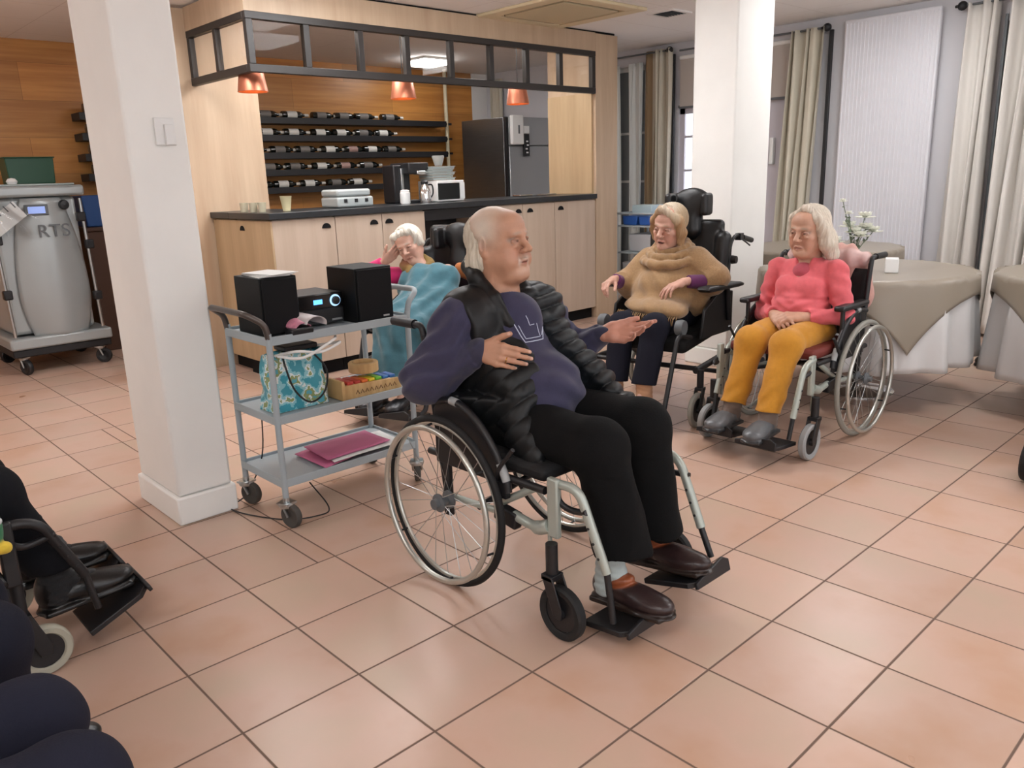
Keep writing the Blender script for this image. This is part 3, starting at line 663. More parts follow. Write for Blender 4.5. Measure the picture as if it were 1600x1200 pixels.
for i in range(9): f.tube([(-.09 + .024 * i, -.0655, .018), (-.082 + .024 * i, -.0655, .034), (-.074 + .024 * i, -.0655, .018)], .0018, 5)
f.build('burnt_pattern', mat('burnt_line', '6b4a2c', .7), xy)
for i, c in enumerate(('b83a30', 'b5382e', 'd86a2c', 'd9c22e', '6fbf3a', '2f72b8', '2f68b0')):
    MB().box((-.115 + .038 * i, -.012, .070 - .002 * i), (.031, .11 - .006 * i, .014)).build('tone_bar', mat('bar_' + c, c, .4), xy, bevel=.004, label=('red', 'red', 'orange', 'yellow', 'green', 'blue', 'blue')[i] + ' wooden bar')
o = MB().lathe([(.0, 0), (.062, 0), (.066, .004), (.066, .040), (.062, .044), (.046, .044), (.044, .03), (0, .03)], n=36).build('wooden_drum', M_ply); o.location = (1.20, .14, .545); tag(o, 'round plain wooden drum resting on the toy xylophone', 'toy')
# bottom shelf papers
M_pink = mat('pink_card', 'c0688c', .6, var=.08, vscale=6)
for i, (x, y, a, m, lab, sz) in enumerate(((1.07, .17, .12, M_pink, 'large pink folder, lowest on the bottom trolley shelf', (.34, .26)), (1.14, .14, .0, mat('paper_white', 'dcdcda', .7), 'white paper sheet sticking out under the top pink folder', (.36, .24)), (1.10, .165, .05, M_pink, 'pink folder lying uppermost on the bottom trolley shelf', (.33, .235)))):
    o = MB().grid(lambda u, v: ((u - .5) * sz[0] + .03 * (v - .5), (v - .5) * sz[1], .004 * math.sin(3 * u + i) + .010 * (1 - v) ** 2 * u), 14, 8).build('paper_folder', m, solid=.0025)
    o.location = (x, y, .203 + i * .010); o.rotation_euler = (0, 0, a); tag(o, lab, 'folder' if m is M_pink else 'paper')

# ================================================================== grey food regeneration trolley at the left
M_cart = mat('silver_plastic', 'a3a8a8', .32, .25, var=.03)
ca = thing('meal_trolley', 'tall silver-grey meal trolley on wheels with raised RTS lettering', 'trolley', (.98, 4.42, 0))
MB().bb(-.31, .27, -.30, .34, .30, 1.32).build('body', M_cart, ca, bevel=.03)
MB().bb(-.36, .36, -.39, .38, .20, .285).build('base_platform', M_cart, ca, bevel=.015)
MB().bb(-.35, .35, -.37, .37, .14, .20).build('bumper', M_black, ca, bevel=.01)
MB().bb(-.35, .33, -.36, .36, 1.32, 1.40).build('top_frame', M_cart, ca, bevel=.02)
MB().bb(-.30, .28, -.31, .31, 1.40, 1.415).build('top_tray', mat('pale_tray', 'a4adab', .5), ca, bevel=.005)
def shield(u, v):       # bulging pointed-arch front
    z = .27 + 1.04 * v; hw = .245 * (1 - abs(v - .32) ** 2.0 * .95) if v > .32 else .245 - .06 * ((.32 - v) / .32) ** 2
    x = (u - .5) * 2 * hw
    return (x + .02, -.315 - .085 * (1 - (2 * u - 1) ** 2) * (1 - .35 * (v - .4) ** 2 * 4), z)
MB().grid(shield, 22, 30).build('front_shield', M_cart, ca, solid=.012)
f = MB()
for x in (-.315, .30):
    f.tube([(x, -.375, .30), (x - .02, -.375, 1.30)], .012, 10)
f.build('side_rail', M_steel, ca)
for x, z in ((-.315, .62), (-.315, 1.02), (.30, .55), (.30, .95), (.27, 1.16)):
    MB().bb(x - .03, x + .03, -.40, -.34, z - .035, z + .035).build('clamp', M_black, ca, bevel=.01)
MB().lathe([(.001, -.05), (.03, -.045), (.038, -.02), (.035, 0)], (.17, -.335, 1.255), 'y', 20).build('knob', M_black, ca)
MB().box((-.03, -.383, 1.225), (.16, .012, .08)).build('display_bezel', M_greyd, ca, bevel=.004)
MB().box((-.03, -.391, 1.225), (.115, .004, .05)).build('display', mat('lcd_blue', '8aa0d8', .3, emit='8fa8e8', estr=.5), ca)
text_mesh('RTS', 'lettering', M_greyd, .135, (.06, -.405, 1.065), (PI / 2, 0, 0), .003, ca)
for x, y, a in ((-.28, -.32, -1.2), (.27, -.32, -.6), (-.28, .3, .4), (.27, .3, .2)): caster(ca, x, y, a, .06, .035, M_black, .15)
gb = thing('green_box', 'dark green plastic crate standing on the silver meal trolley', 'box', (1.06, 4.55, 1.416))
MB().prism([(-.16, 0), (.16, 0), (.17, .2), (-.17, .2)], -.11, .11, 'y').build('body', mat('dark_green', '1d4a34', .45), gb, bevel=.008)
MB().bb(-.178, .178, -.118, .118, .195, .205).build('lid', mat('dark_green', '1d4a34', .45), gb, bevel=.004)
pb = thing('paper_bag_tag', 'white printed paper hanging in a clear plastic bag on the meal trolley', 'bag', (.70, 3.98, 1.17))
o = MB().box((0.03, 0, .0), (.25, .006, .13), (0, -.62, 0)).build('paper', mat('paper_white', 'dcdcda', .7), pb)
f = MB()
for i in range(3): f.box((-.01 + .05 * i, -.004, .045 + .028 * i), (.05, .002, .008), (0, -.62 + PI / 2, 0))
f.build('print', M_greyd, o)
MB().grid(lambda u, v: (-.20 + .42 * u + .03 * math.sin(6 * v), -.03 + .02 * math.sin(9 * u + 5 * v), -.12 + .36 * v * (1 - .35 * u)), 16, 12).build('plastic', M_clear, pb)
o = MB().lathe([(0, 0), (.03, .0), (.04, .02), (.025, .04), (0, .045)], n=16).build('crumpled_napkin', M_white); o.location = (.86, 4.2, 1.416); tag(o, 'crumpled white napkin on top of the meal trolley', 'napkin')
lc = MB().bb(1.42, 1.95, 4.55, 5.06, 0, 1.02).bb(1.40, 1.97, 4.53, 5.07, 1.02, 1.05).build('low_cupboard', mat('dark_wood', '4b3124', .5), bevel=.004); tag(lc, 'dark wooden cupboard half hidden behind the near column', 'cupboard')
o = MB().prism([(-.2, 0), (.2, 0), (.22, .26), (-.22, .26)], -.14, .14, 'y').build('blue_crate', mat('crate_blue', '27508c', .5), bevel=.01); o.location = (1.66, 4.78, 1.051); tag(o, 'blue plastic crate on the dark cupboard by the column', 'crate')

# ================================================================== cart with blue trays right of the bar
bcx = thing('tray_cart', 'light grey metal cart with blue trays standing right of the bar', 'cart', (5.9, 2.02, 0))
for sx in (-1, 1):
    for sy in (-1, 1): MB().tube([(sx * .25, sy * .33, .08), (sx * .25, sy * .33, .97)], .014, 10).build('post', M_grey, bcx)
for z in (.30, .58, .84): MB().bb(-.25, .25, -.33, .33, z - .01, z + .006).build('shelf', M_grey, bcx, bevel=.002)
f = MB()
for s in (-1, 1): f.tube([(s * .25, -.33, .96), (s * .25, .33, .96)], .01, 8); f.tube([(-.25, s * .33, .96), (.25, s * .33, .96)], .01, 8)
f.build('rail', M_grey, bcx)
for sx in (-1, 1):
    for sy in (-1, 1): caster(bcx, sx * .25, sy * .33, .3 * sx, .04, .022, M_tyreg, .09)
M_blue = mat('tray_blue', '2b59a6', .4)
for i, (dy, lab) in enumerate(((-.20, 'blue tray nearest the right end of the grey cart'), (.0, 'middle blue tray on the grey cart'), (.20, 'blue tray on the grey cart closest to the bar'))):
    o = MB().prism([(-.08, 0), (.08, 0), (.093, .085), (-.093, .085)], -.21, .21, 'x').build('blue_tray', M_blue, bevel=.006); o.location = (5.9, 2.02 + dy, .848); tag(o, lab, 'tray', 'blue trays on the cart')
for i, (z, dy, lab) in enumerate(((.308, .1, 'pale grey tub on the lower cart shelf'), (.588, .02, 'pale grey tub on the middle cart shelf under the blue trays'))):
    o = MB().prism([(-.2, 0), (.2, 0), (.22, .17), (-.22, .17)], -.18, .18, 'x').build('grey_tub', mat('pale_tub', 'b5b7bb', .5), bevel=.01); o.location = (5.9, 2.02 + dy, z); tag(o, lab, 'tub')
o = MB().bb(-.1, .1, -.12, .12, 0, .10).build('clear_box', mat('pale_blue_box', 'bcd0d4', .3), bevel=.008); o.location = (5.9, 2.16, .935); tag(o, 'pale translucent box on top of the blue trays', 'box')

# ================================================================== round tables with cloths
M_cw = mat('white_tablecloth', 'd6d6d6', .6, bump=.1, bscale=60)
M_ct = mat('taupe_overlay', '93897b', .36, bump=.08, bscale=60)
def round_table(lab, cx, cy, R, drop, seed, corner, s=.69):
    t = thing('round_table', lab, 'table', (cx, cy, 0))
    MB().lathe([(0, .715), (R - .02, .715), (R - .01, .722), (R - .01, .738), (R - .02, .745), (0, .745)], n=48).build('tabletop', M_white, t)
    MB().tube([(0, 0, .02), (0, 0, .715)], .035, 16).build('pedestal', M_chrome, t)
    MB().lathe([(0, .03), (.05, .03), (.20, .012), (.22, .006), (.22, 0), (0, 0)], n=40).build('base', M_chrome, t)
    r = np.random.default_rng(seed); p = r.uniform(0, 6, 3)
    def cloth(u, v):
        a = u * 2 * PI; q = v * (R + drop)
        if q < R: return (cx + q * math.cos(a), cy + q * math.sin(a), .748)
        d = q - R; k = min(1, d / .12)
        rr = R + .012 + d * .06 + k * (.022 * math.sin(13 * a + p[0]) + .014 * math.sin(21 * a + p[1])) * (0.4 + d / drop)
        return (cx + rr * math.cos(a), cy + rr * math.sin(a), .748 - d)
    o = MB().grid(cloth, 150, 30, True).build('tablecloth', M_cw, solid=.002, smooth=80)
    tag(o, 'white cloth under the overlay of the ' + lab.split(',')[0].replace('round table ', 'table '), 'tablecloth')
    def over(u, v):
        x, y = (u - .5) * 2 * s, (v - .5) * 2 * s; q = math.hypot(x, y); a = math.atan2(y, x) + corner
        if q < R + .005: rr, z = q, .752
        else:
            d = q - R - .005; rr = R + .020 + d * .10 + .014 * math.sin(7 * a + p[2]) * min(1, d / .1); z = .752 - d
            if rr < R + .035 + d * .06: rr = R + .035 + d * .06
        return (cx + rr * math.cos(a), cy + rr * math.sin(a), z)
    o = MB().grid(over, 70, 70).build('table_overlay', M_ct, solid=.002, smooth=80)
    tag(o, 'taupe overlay on the ' + lab.split(',')[0].replace('round table ', 'table '), 'tablecloth')
round_table('round table behind the woman in coral, white cloth and taupe overlay', 4.17, -.77, .575, .50, 1, PI / 4 - 2.35)
round_table('round table by the ribbed radiator, partly hidden', 5.36, .10, .56, .50, 2, .2)
round_table('round table cut off by the right picture edge', 4.61, -1.98, .58, .54, 3, .5)
# flowers
va = thing('flower_arrangement', 'white flowers and greenery in a small vase on the table behind the woman in coral', 'flowers', (4.02, -.76, .754))
MB().lathe([(0, 0), (.04, 0), (.05, .03), (.042, .09), (.03, .11), (.034, .12), (.030, .12), (.026, .11), (0, .10)], n=24).build('vase', M_white, va)
M_leaf = mat('grey_green_leaf', '6d7a64', .6); M_pet = mat('white_petal', 'dfe0d2', .6); r_ = np.random.default_rng(5)
stem = MB(); leaf = MB()
tips = [(-.07, .05, .40), (-.05, .02, .33), (.0, .0, .22), (.05, -.04, .24), (.08, -.07, .22), (-.02, -.04, .20), (-.10, .07, .17), (.03, .05, .25), (.10, -.01, .30)]
for i, tpt in enumerate(tips):
    stem.tube(arc([(0, 0, .08), (tpt[0] * .5, tpt[1] * .5, .08 + (tpt[2] - .08) * .55), tpt]), .0025, 6)
    for k in range(4 if i > 2 else 9):
        q = r_.uniform(.45, 1); b = np.array([tpt[0] * q, tpt[1] * q, .08 + (tpt[2] - .08) * q]); dv = r_.normal(size=3); dv /= np.linalg.norm(dv); l = .03; sd = np.cross(dv, [0, 0, 1.]); sd = sd / (np.linalg.norm(sd) + 1e-6) * .009
        leaf.add([b, b + dv * l * .5 + sd, b + dv * l, b + dv * l * .5 - sd], [(0, 1, 2, 3)])
stem.build('stem', M_leaf, va); leaf.build('foliage', M_leaf, va, solid=.001)
for i, tpt in enumerate(tips):
    fl = MB(); k = 9 if i > 0 else 5; sc_ = .062 if i > 1 else .026
    for j in range(k * 3):
        a = 2 * PI * j / k + (j // k) * .4; lay = (1, .8, .5)[j // k]
        d1 = np.array([math.cos(a), math.sin(a), (.05, .8, 2.2)[j // k]]); d1 /= np.linalg.norm(d1); sd = np.array([-math.sin(a), math.cos(a), 0]) * sc_ * .45
        c0 = np.array(tpt)
        fl.add([c0, c0 + d1 * sc_ * .6 * lay + sd, c0 + d1 * sc_ * lay + np.array([0, 0, .004]), c0 + d1 * sc_ * .6 * lay - sd], [(0, 1, 2, 3)])
    fl.build('blossom', M_pet, va, solid=.0015)
o = MB().box((0, 0, .04), (.09, .07, .08), (0, 0, .4)).build('white_box', M_white, bevel=.004); o.location = (4.06, -.97, .754); tag(o, 'small white box beside the flowers', 'box')
# ================================================================== implicit-surface modelling (bodies, clothes, shoes)
def nrm(v): v = np.array(v, float); return v / (np.linalg.norm(v) + 1e-12)
def wob(P, f, s=0):
    x, y, z = P[:, 0] * f, P[:, 1] * f, P[:, 2] * f
    return (np.sin(x + 1.7 * np.sin(y * .9 + s) + s) + np.sin(y * 1.1 + 1.3 * np.sin(z * 1.2 + s * 2) + 1) + np.sin(z * .9 + 1.9 * np.sin(x * .8 + s * 3) + 2)) / 3
class Sdf:
    def __init__(s, col=(.5, .5, .5)): s.p = []; s.paints = []; s.M = np.eye(4); s.sc = 1.; s.defcol = lin(col)
    def push(s, M, sc=1.): s.M = np.array(M); s.sc = sc
    def pop(s): s.M = np.eye(4); s.sc = 1.
    def pt(s, p): p = np.array(p, float); return s.M[:3, :3] @ (p * s.sc) + s.M[:3, 3]
    def dr(s, d): return s.M[:3, :3] @ np.array(d, float)
    def _a(s, fn, c, R, k, col, op): s.p.append((fn, np.array(c, float), R, k, lin(col) if col is not None else s.defcol, op)); return s
    def cone(s, a, b, ra, rb=None, k=.02, col=None, op='u', flat=None, cut=None, cuta=None):
        a, b = s.pt(a), s.pt(b); rb = ra if rb is None else rb; ra, rb = ra * s.sc, rb * s.sc; ba = b - a; L2 = ba @ ba + 1e-12
        if flat is not None: fd = nrm(s.dr(flat[0])); fs = flat[1]
        cd = nrm(s.dr(cut)) if cut is not None else None; ca_ = nrm(s.dr(cuta)) if cuta is not None else None
        def fn(P):
            q = P - a
            if flat is not None:
                # distance in a space squeezed along fd, measured from the axis
                h = np.clip(q @ ba / L2, 0, 1); r = q - h[:, None] * ba; t = r @ fd; r = r + np.outer(t * (1 / fs - 1), fd)
                d = (np.linalg.norm(r, axis=1) - (ra + (rb - ra) * h)) * min(1, fs if fs < 1 else 1)
            else:
                h = np.clip(q @ ba / L2, 0, 1); d = np.linalg.norm(q - h[:, None] * ba, axis=1) - (ra + (rb - ra) * h)
            if cd is not None: d = np.maximum(d, (P - b) @ cd)
            if ca_ is not None: d = np.maximum(d, (P - a) @ ca_)
            return d
        m = max(ra, rb) * (max(1, flat[1]) if flat is not None else 1)
        return s._a(fn, (a + b) / 2, math.sqrt(L2) / 2 + m, k * s.sc, col, op)
    def ell(s, c, r, k=.02, col=None, op='u', rot=(0, 0, 0), clip=None):
        c0 = s.pt(c); r = np.broadcast_to(np.array(r, float), (3,)) * s.sc; R = s.M[:3, :3] @ np.array(Euler(rot).to_matrix())
        cl = [(s.pt(p), nrm(s.dr(n))) for p, n in (clip or [])]
        def fn(P):
            q = (P - c0) @ R; k0 = np.linalg.norm(q / r, axis=1); k1 = np.linalg.norm(q / (r * r), axis=1) + 1e-9
            d = k0 * (k0 - 1) / k1
            d = np.where(k0 < .05, -r.min(), d)
            for p, n in cl: d = np.maximum(d, (P - p) @ n)
            return d
        return s._a(fn, c0, r.max(), k * s.sc, col, op)
    def box(s, c, h, r=.01, k=.01, col=None, op='u', rot=(0, 0, 0)):
        c0 = s.pt(c); h = np.array(h, float) * s.sc; r = r * s.sc; R = s.M[:3, :3] @ np.array(Euler(rot).to_matrix())
        def fn(P):
            q = np.abs((P - c0) @ R) - (h - r); return np.linalg.norm(np.maximum(q, 0), axis=1) + np.minimum(q.max(1), 0) - r
        return s._a(fn, c0, np.linalg.norm(h), k * s.sc, col, op)
    def chain(s, pts, rs, k=.01, col=None, **kw):
        for i in range(len(pts) - 1): s.cone(pts[i], pts[i + 1], rs[i], rs[i + 1], k, col, **kw)
        return s
    def paint(s, c, r, col, soft=.004, amt=1., rot=(0, 0, 0)):
        c0 = s.pt(c); r = np.broadcast_to(np.array(r, float), (3,)) * s.sc; R = s.M[:3, :3] @ np.array(Euler(rot).to_matrix())
        s.paints.append((c0, r, R, lin(col), soft * s.sc, amt)); return s
    def ev(s, P, act=None, disp=None):
        d = np.full(len(P), 1e3)
        for i in (range(len(s.p)) if act is None else act):
            fn, c, R, k, col, op = s.p[i]; e = fn(P)
            if op == 'u':
                h = np.maximum(k - np.abs(d - e), 0) / k; d = np.minimum(d, e) - h * h * k * .25
            elif op == 's':
                e = -e; h = np.maximum(k - np.abs(d - e), 0) / k; d = np.maximum(d, e) + h * h * k * .25
            elif op == 'i':
                h = np.maximum(k - np.abs(d - e), 0) / k; d = np.maximum(d, e) + h * h * k * .25
        if disp is not None: d = d + disp(P)
        return d
    def colours(s, P):
        num = np.zeros((len(P), 3)); den = np.zeros(len(P)) + 1e-9
        for fn, c, R, k, col, op in s.p:
            if op != 'u': continue
            e = fn(P); wgt = np.exp(-np.clip(e, -.006, .1) / .0025); num += wgt[:, None] * np.array(col); den += wgt
        C = num / den[:, None]
        for c, r, R, col, soft, amt in s.paints:
            q = (P - c) @ R; k0 = np.linalg.norm(q / r, axis=1); d = (k0 - 1) * r.min()
            a = np.clip(.5 - d / (2 * soft), 0, 1); a = a * a * (3 - 2 * a) * amt
            C = C * (1 - a[:, None]) + a[:, None] * np.array(col)
        return C
    def mesh(s, h, disp=None, margin=.012):
        U = [p for p in s.p if p[5] == 'u']
        lo = np.min([p[1] - p[2] for p in U], 0) - .02; hi = np.max([p[1] + p[2] for p in U], 0) + .02
        B = 10; bs = B * h; nb = np.ceil((hi - lo) / bs).astype(int); ctr = np.stack(np.meshgrid(*[np.arange(n) for n in nb], indexing='ij'), -1).reshape(-1, 3)
        cp = lo + (ctr + .5) * bs; hd = bs * .5 * 1.7321
        d = s.ev(cp); act = np.abs(d) < hd * 1.8 + margin
        N = nb * B + 2; g = np.arange(B + 1); G = np.stack(np.meshgrid(g, g, g, indexing='ij'), -1).reshape(-1, 3)
        keys = []; verts = []; quads = []
        C3 = np.array([[i, j, k] for i in (0, 1) for j in (0, 1) for k in (0, 1)]); E = [(a, b) for a in range(8) for b in range(a + 1, 8) if abs(C3[a] - C3[b]).sum() == 1]
        pc = np.array([p[1] for p in s.p]); pR = np.array([p[2] + p[3] for p in s.p])
        for bi, bc in zip(ctr[act], cp[act]):
            dd = np.linalg.norm(pc - bc, axis=1) - pR - hd
            a_ = [i for i in range(len(s.p)) if dd[i] < .03 or s.p[i][5] == 'i']
            if not any(s.p[i][5] == 'u' for i in a_): continue
            base = bi * B; P = lo + (base + G) * h
            D = s.ev(P, a_, disp).reshape(B + 1, B + 1, B + 1); S = D < 0
            if S.all() or not S.any(): continue
            c8 = np.stack([S[c[0]:B + c[0], c[1]:B + c[1], c[2]:B + c[2]] for c in C3], -1); sm = c8.sum(-1); cell = np.argwhere((sm > 0) & (sm < 8))
            if len(cell):
                v8 = np.stack([D[cell[:, 0] + c[0], cell[:, 1] + c[1], cell[:, 2] + c[2]] for c in C3], -1)
                acc = np.zeros((len(cell), 3)); cnt = np.zeros(len(cell))
                for a, b in E:
                    x, y = v8[:, a], v8[:, b]; m = (x < 0) != (y < 0); t = np.where(m, x / np.where(m, x - y, 1), 0)
                    acc += np.where(m[:, None], C3[a] + t[:, None] * (C3[b] - C3[a]), 0); cnt += m
                verts.append(lo + (base + cell + acc / cnt[:, None]) * h)
                gc = base + cell; keys.append((gc[:, 0] * N[1] + gc[:, 1]) * N[2] + gc[:, 2])
            for ax in range(3):
                sl = [slice(0, B)] * 3; s2 = list(sl); s2[ax] = slice(1, B + 1)
                A, Bb = S[tuple(sl)], S[tuple(s2)]; e = np.argwhere(A != Bb)
                if not len(e): continue
                fl = A[e[:, 0], e[:, 1], e[:, 2]]; ge = base + e; u = np.zeros(3, int); u[(ax + 1) % 3] = 1; v = np.zeros(3, int); v[(ax + 2) % 3] = 1
                K = lambda q: (q[:, 0] * N[1] + q[:, 1]) * N[2] + q[:, 2]
                q = np.stack([K(ge), K(ge - u), K(ge - u - v), K(ge - v)], -1); q[~fl] = q[~fl][:, ::-1]; quads.append(q)
        keys = np.concatenate(keys); verts = np.concatenate(verts); quads = np.concatenate(quads)
        o = np.argsort(keys); ks = keys[o]; ix = np.searchsorted(ks, quads); ix = np.clip(ix, 0, len(ks) - 1); ok = (ks[ix] == quads).all(1)
        return verts[o], ix[ok][:, ::-1] if False else ix[ok]
    def build(s, name, m, h, parent=None, disp=None, label=None, smooth_it=1, margin=.012):
        V, Q = s.mesh(h, disp, margin)
        me = bpy.data.meshes.new(name); me.vertices.add(len(V)); me.vertices.foreach_set('co', V.ravel()); me.loops.add(len(Q) * 4); me.loops.foreach_set('vertex_index', Q.ravel().astype(np.int32))
        me.polygons.add(len(Q)); me.polygons.foreach_set('loop_start', np.arange(0, len(Q) * 4, 4, dtype=np.int32)); me.update(calc_edges=True); me.validate()
        me.polygons.foreach_set('use_smooth', [True] * len(me.polygons))
        C = s.colours(V); C4 = np.concatenate([np.clip(C, 0, 1), np.ones((len(C), 1))], 1)
        at = me.color_attributes.new('Col', 'FLOAT_COLOR', 'POINT')
        if len(me.vertices) == len(V): at.data.foreach_set('color', C4.ravel().astype(np.float32))
        me.materials.append(m); o = bpy.data.objects.new(name, me); COL.objects.link(o)
        if parent is not None: o.parent = parent
        if label: o['label'] = label
        return o
def frameM(pos, fwd, up=(0, 0, 1)):
    """head/foot frame: local -Y is forward, Z up"""
    y = -nrm(fwd); x = nrm(np.cross(y, up)); z = np.cross(x, y); M = np.eye(4); M[:3, 0] = x; M[:3, 1] = y; M[:3, 2] = z; M[:3, 3] = pos; return M

M_skin = mat('skin', 'c09078', .5, attr=True, var=.05, vscale=40, bump=.12, bscale=220, sss=.10)
M_cloth = mat('cloth', '888888', .85, attr=True, var=.05, vscale=60, bump=.22, bscale=260, sheen=.15)
M_quilt = mat('quilted_nylon', '202428', .48, attr=True, var=.05, vscale=30, bump=.15, bscale=60)
M_bcloth = mat('black_cloth', '101010', .9, attr=True, bump=.25, bscale=220)
M_bcloth.node_tree.nodes['Principled BSDF'].inputs['Specular IOR Level'].default_value = .2
M_quilt.node_tree.nodes['Principled BSDF'].inputs['Specular IOR Level'].default_value = .35
M_leather = mat('leather', '402018', .32, attr=True, var=.08, vscale=50, bump=.15, bscale=150)
M_hair = mat('hair', 'cccccc', .6, attr=True, var=.10, vscale=120, bump=.5, bscale=160, stretch=(1, 1, .25))

def head(S, M, sc=1., skin='c39a82', lip='a8675a', old=1., mouth=0, brow='b5a393', smile=0, nosew=1., eye_open=.5, asleep=False):
    S.push(M, sc); c = skin
    dk = 'b07a66'
    S.ell((0, .018, .028), (.076, .096, .086), .02, c)
    S.ell((0, -.024, -.035), (.060, .064, .080), .035, c)
    S.ell((0, -.052, .045), (.056, .040, .045), .03, c)
    for a in (-1, 1):
        S.cone((a * .050, .008, -.055), (a * .018, -.066, -.098), .021, .017, .03, c)
        S.ell((a * .041, -.060, -.026), (.022, .022, .018), .022, c)
        S.ell((a * .034, -.066, -.060), (.020, .018, .022), .02, c)
    S.ell((0, -.080, -.102), (.021, .017, .016), .022, c)
    S.cone((-.036, -.080, .021), (-.010, -.092, .017), .0095, .009, .014, c); S.cone((.036, -.080, .021), (.010, -.092, .017), .0095, .009, .014, c)
    S.cone((0, -.085, .012), (0, -.112 - .004 * nosew, -.030), .0085, .0125 * nosew, .014, c)
    for a in (-1, 1): S.ell((a * .013 * nosew, -.101, -.036), (.0085, .011, .008), .008, c)
    for a in (-1, 1): S.ell((a * .0065, -.108, -.043), (.0035, .005, .003), .004, None, 's')
    for a in (-1, 1): S.ell((a * .032, -.101, .000), (.017, .016, .0115), .013, None, 's')
    for a in (-1, 1):
        S.ell((a * .031, -.0775, -.001), .0124, .002, '8f7f75' if not asleep else c)
        op = .0045 * eye_open
        S.chain([(a * .019, -.088, -.001 + op * .3), (a * .031, -.0925, .002 + op), (a * .044, -.083, .000)], [.0035, .0048, .0035], .004, c)
        S.chain([(a * .019, -.088, -.004), (a * .031, -.0905, -.0085 - op * .2), (a * .044, -.083, -.004)], [.0035, .0045, .0035], .005, c)
        if old: S.ell((a * .032, -.087, -.019), (.014, .006, .005), .008, c)
        S.paint((a * .031, -.0905, -.0005), (.0062, .008, .0050), '2e221c', .0015); S.paint((a * .031, -.0915, .0030), (.0135, .008, .0016), '5a3e34', .0018, .8)
        S.paint((a * .031, -.089, -.0015), (.016, .012, .006 if not asleep else .003), '8a6355', .004, .55 if not asleep else .8)
        S.paint((a * .030, -.094, .023), (.017, .012, .0045), brow, .004, .8, (0, a * .15, 0))
        S.paint((a * .036, -.07, -.045), (.026, .03, .025), 'c07f6e', .02, .35)
    mz = -.069
    S.chain([(-.023, -.086, mz - .001 + smile), (-.008, -.0965, mz + .005), (.008, -.0965, mz + .005), (.023, -.086, mz - .001 + smile)], [.0035, .0058, .0058, .0035], .006, c)
    S.chain([(-.021, -.086, mz - .004 + smile), (0, -.0945, mz - .009 - mouth * .5), (.021, -.086, mz - .004 + smile)], [.0035, .0062, .0035], .006, c)
    S.ell((0, -.100, mz - .0015 - mouth * .25), (.019, .011, .0012 + mouth * .5), .002, None, 's')
    S.paint((0, -.096, mz - .001), (.024, .012, .009 + mouth * .4), lip, .004, .7)
    S.paint((0, -.091, mz - .0015 - mouth * .25), (.020, .012, .0015 + mouth * .5), '4a2a26', .002, .9)
    if old:
        for a in (-1, 1):
            S.cone((a * .019, -.103, -.040), (a * .033, -.086, -.080), .003, .0025, .009, None, 's')
            S.paint((a * .026, -.094, -.058), (.004, .012, .022), 'a8745f', .006, .4, (0, a * -.35, 0))
        for z in (.045, .056, .067): S.paint((0, -.09, z), (.035, .02, .0012), 'ab7f69', .003, .35)
    for a in (-1, 1):
        S.ell((a * .079, .014, -.010), (.0085, .019, .033), .006, c, rot=(.15, 0, a * .35))
        S.ell((a * .0865, .008, -.004), (.005, .010, .018), .004, None, 's', rot=(.15, 0, a * .3))
        S.ell((a * .074, .006, -.038), (.008, .009, .010), .005, c)
        S.paint((a * .083, .010, -.004), (.012, .010, .018), dk, .004, .5)
    S.pop()

def hand(S, wrist, fwd, palm, side, sc=1., curl=(.35, .4, .45, .5), spread=(.10, .02, -.06, -.14), thumb=(.7, .5, .35), skin='c39a82', nail='d8b0a0', curl2=None, tcurl=.2):
    """side=+1 right hand, -1 left; curl per finger (index..little) in radians at each knuckle"""
    X = nrm(fwd); N = nrm(np.array(palm, float) - X * (X @ np.array(palm, float))); Y = np.cross(X, N) * side; w_ = np.array(wrist, float)
    P = lambda x, y, z: w_ + (X * x + Y * y + N * z) * sc
    yk = (.030, .010, -.011, -.031); xk = (.088, .092, .087, .078); ln = ((.042, .026, .021), (.046, .029, .022), (.043, .027, .021), (.033, .020, .018))
    S.cone(P(-.03, 0, 0), P(.015, 0, 0), .021 * sc, .023 * sc, .012, skin, flat=(N, .75))
    for i in range(4):
        S.cone(P(.008, yk[i] * .55, 0), P(xk[i] - .004, yk[i], 0), .0155 * sc, .0118 * sc, .012, skin)
    S.ell(P(.030, .020, .008), (.02 * sc,) * 3, .012, skin); S.ell(P(.035, -.02, .007), (.018 * sc,) * 3, .012, skin)
    for i in range(4):
        a = 0.; sp = spread[i]; p = P(xk[i], yk[i], 0); fx = X * math.cos(sp) + Y * math.sin(sp); r = (.0098, .0100, .0094, .0082)[i] * sc
        cs = curl[i] if curl2 is None else None
        for j in range(3):
            a += (curl[i] if curl2 is None else curl2[i][j]) * (.9 if j < 2 else .6)
            q = p + (fx * math.cos(a) + N * math.sin(a)) * ln[i][j] * sc
            S.cone(p, q, r, r * .88, .0035 if j else .008, skin); 
            if j == 1: S.paint(p - N * .006, .006, 'b07a68', .005, .35)
            p = q; r *= .88
        bk = -(N * math.cos(a) - fx * math.sin(a)); S.paint(p + bk * r * .75 - (fx * math.cos(a) + N * math.sin(a)) * .003, .0055 * sc, nail, .002, .8)
    d = nrm(X * thumb[0] + Y * thumb[1] + N * thumb[2]); p = P(.018, .018, .006); q = p + d * .042 * sc; S.cone(p, q, .0155 * sc, .0125 * sc, .012, skin)
    d2 = nrm(d + X * .35 * (1 - tcurl) + N * tcurl * .5 - Y * tcurl * .4); p = q; q = p + d2 * .034 * sc; S.cone(p, q, .0118 * sc, .0105 * sc, .005, skin)
    d3 = nrm(d2 + X * .15 - Y * tcurl * .3); p = q; q = p + d3 * .026 * sc; S.cone(p, q, .0105 * sc, .0088 * sc, .004, skin); S.paint(q - N * .006 * sc, .006 * sc, nail, .002, .7)

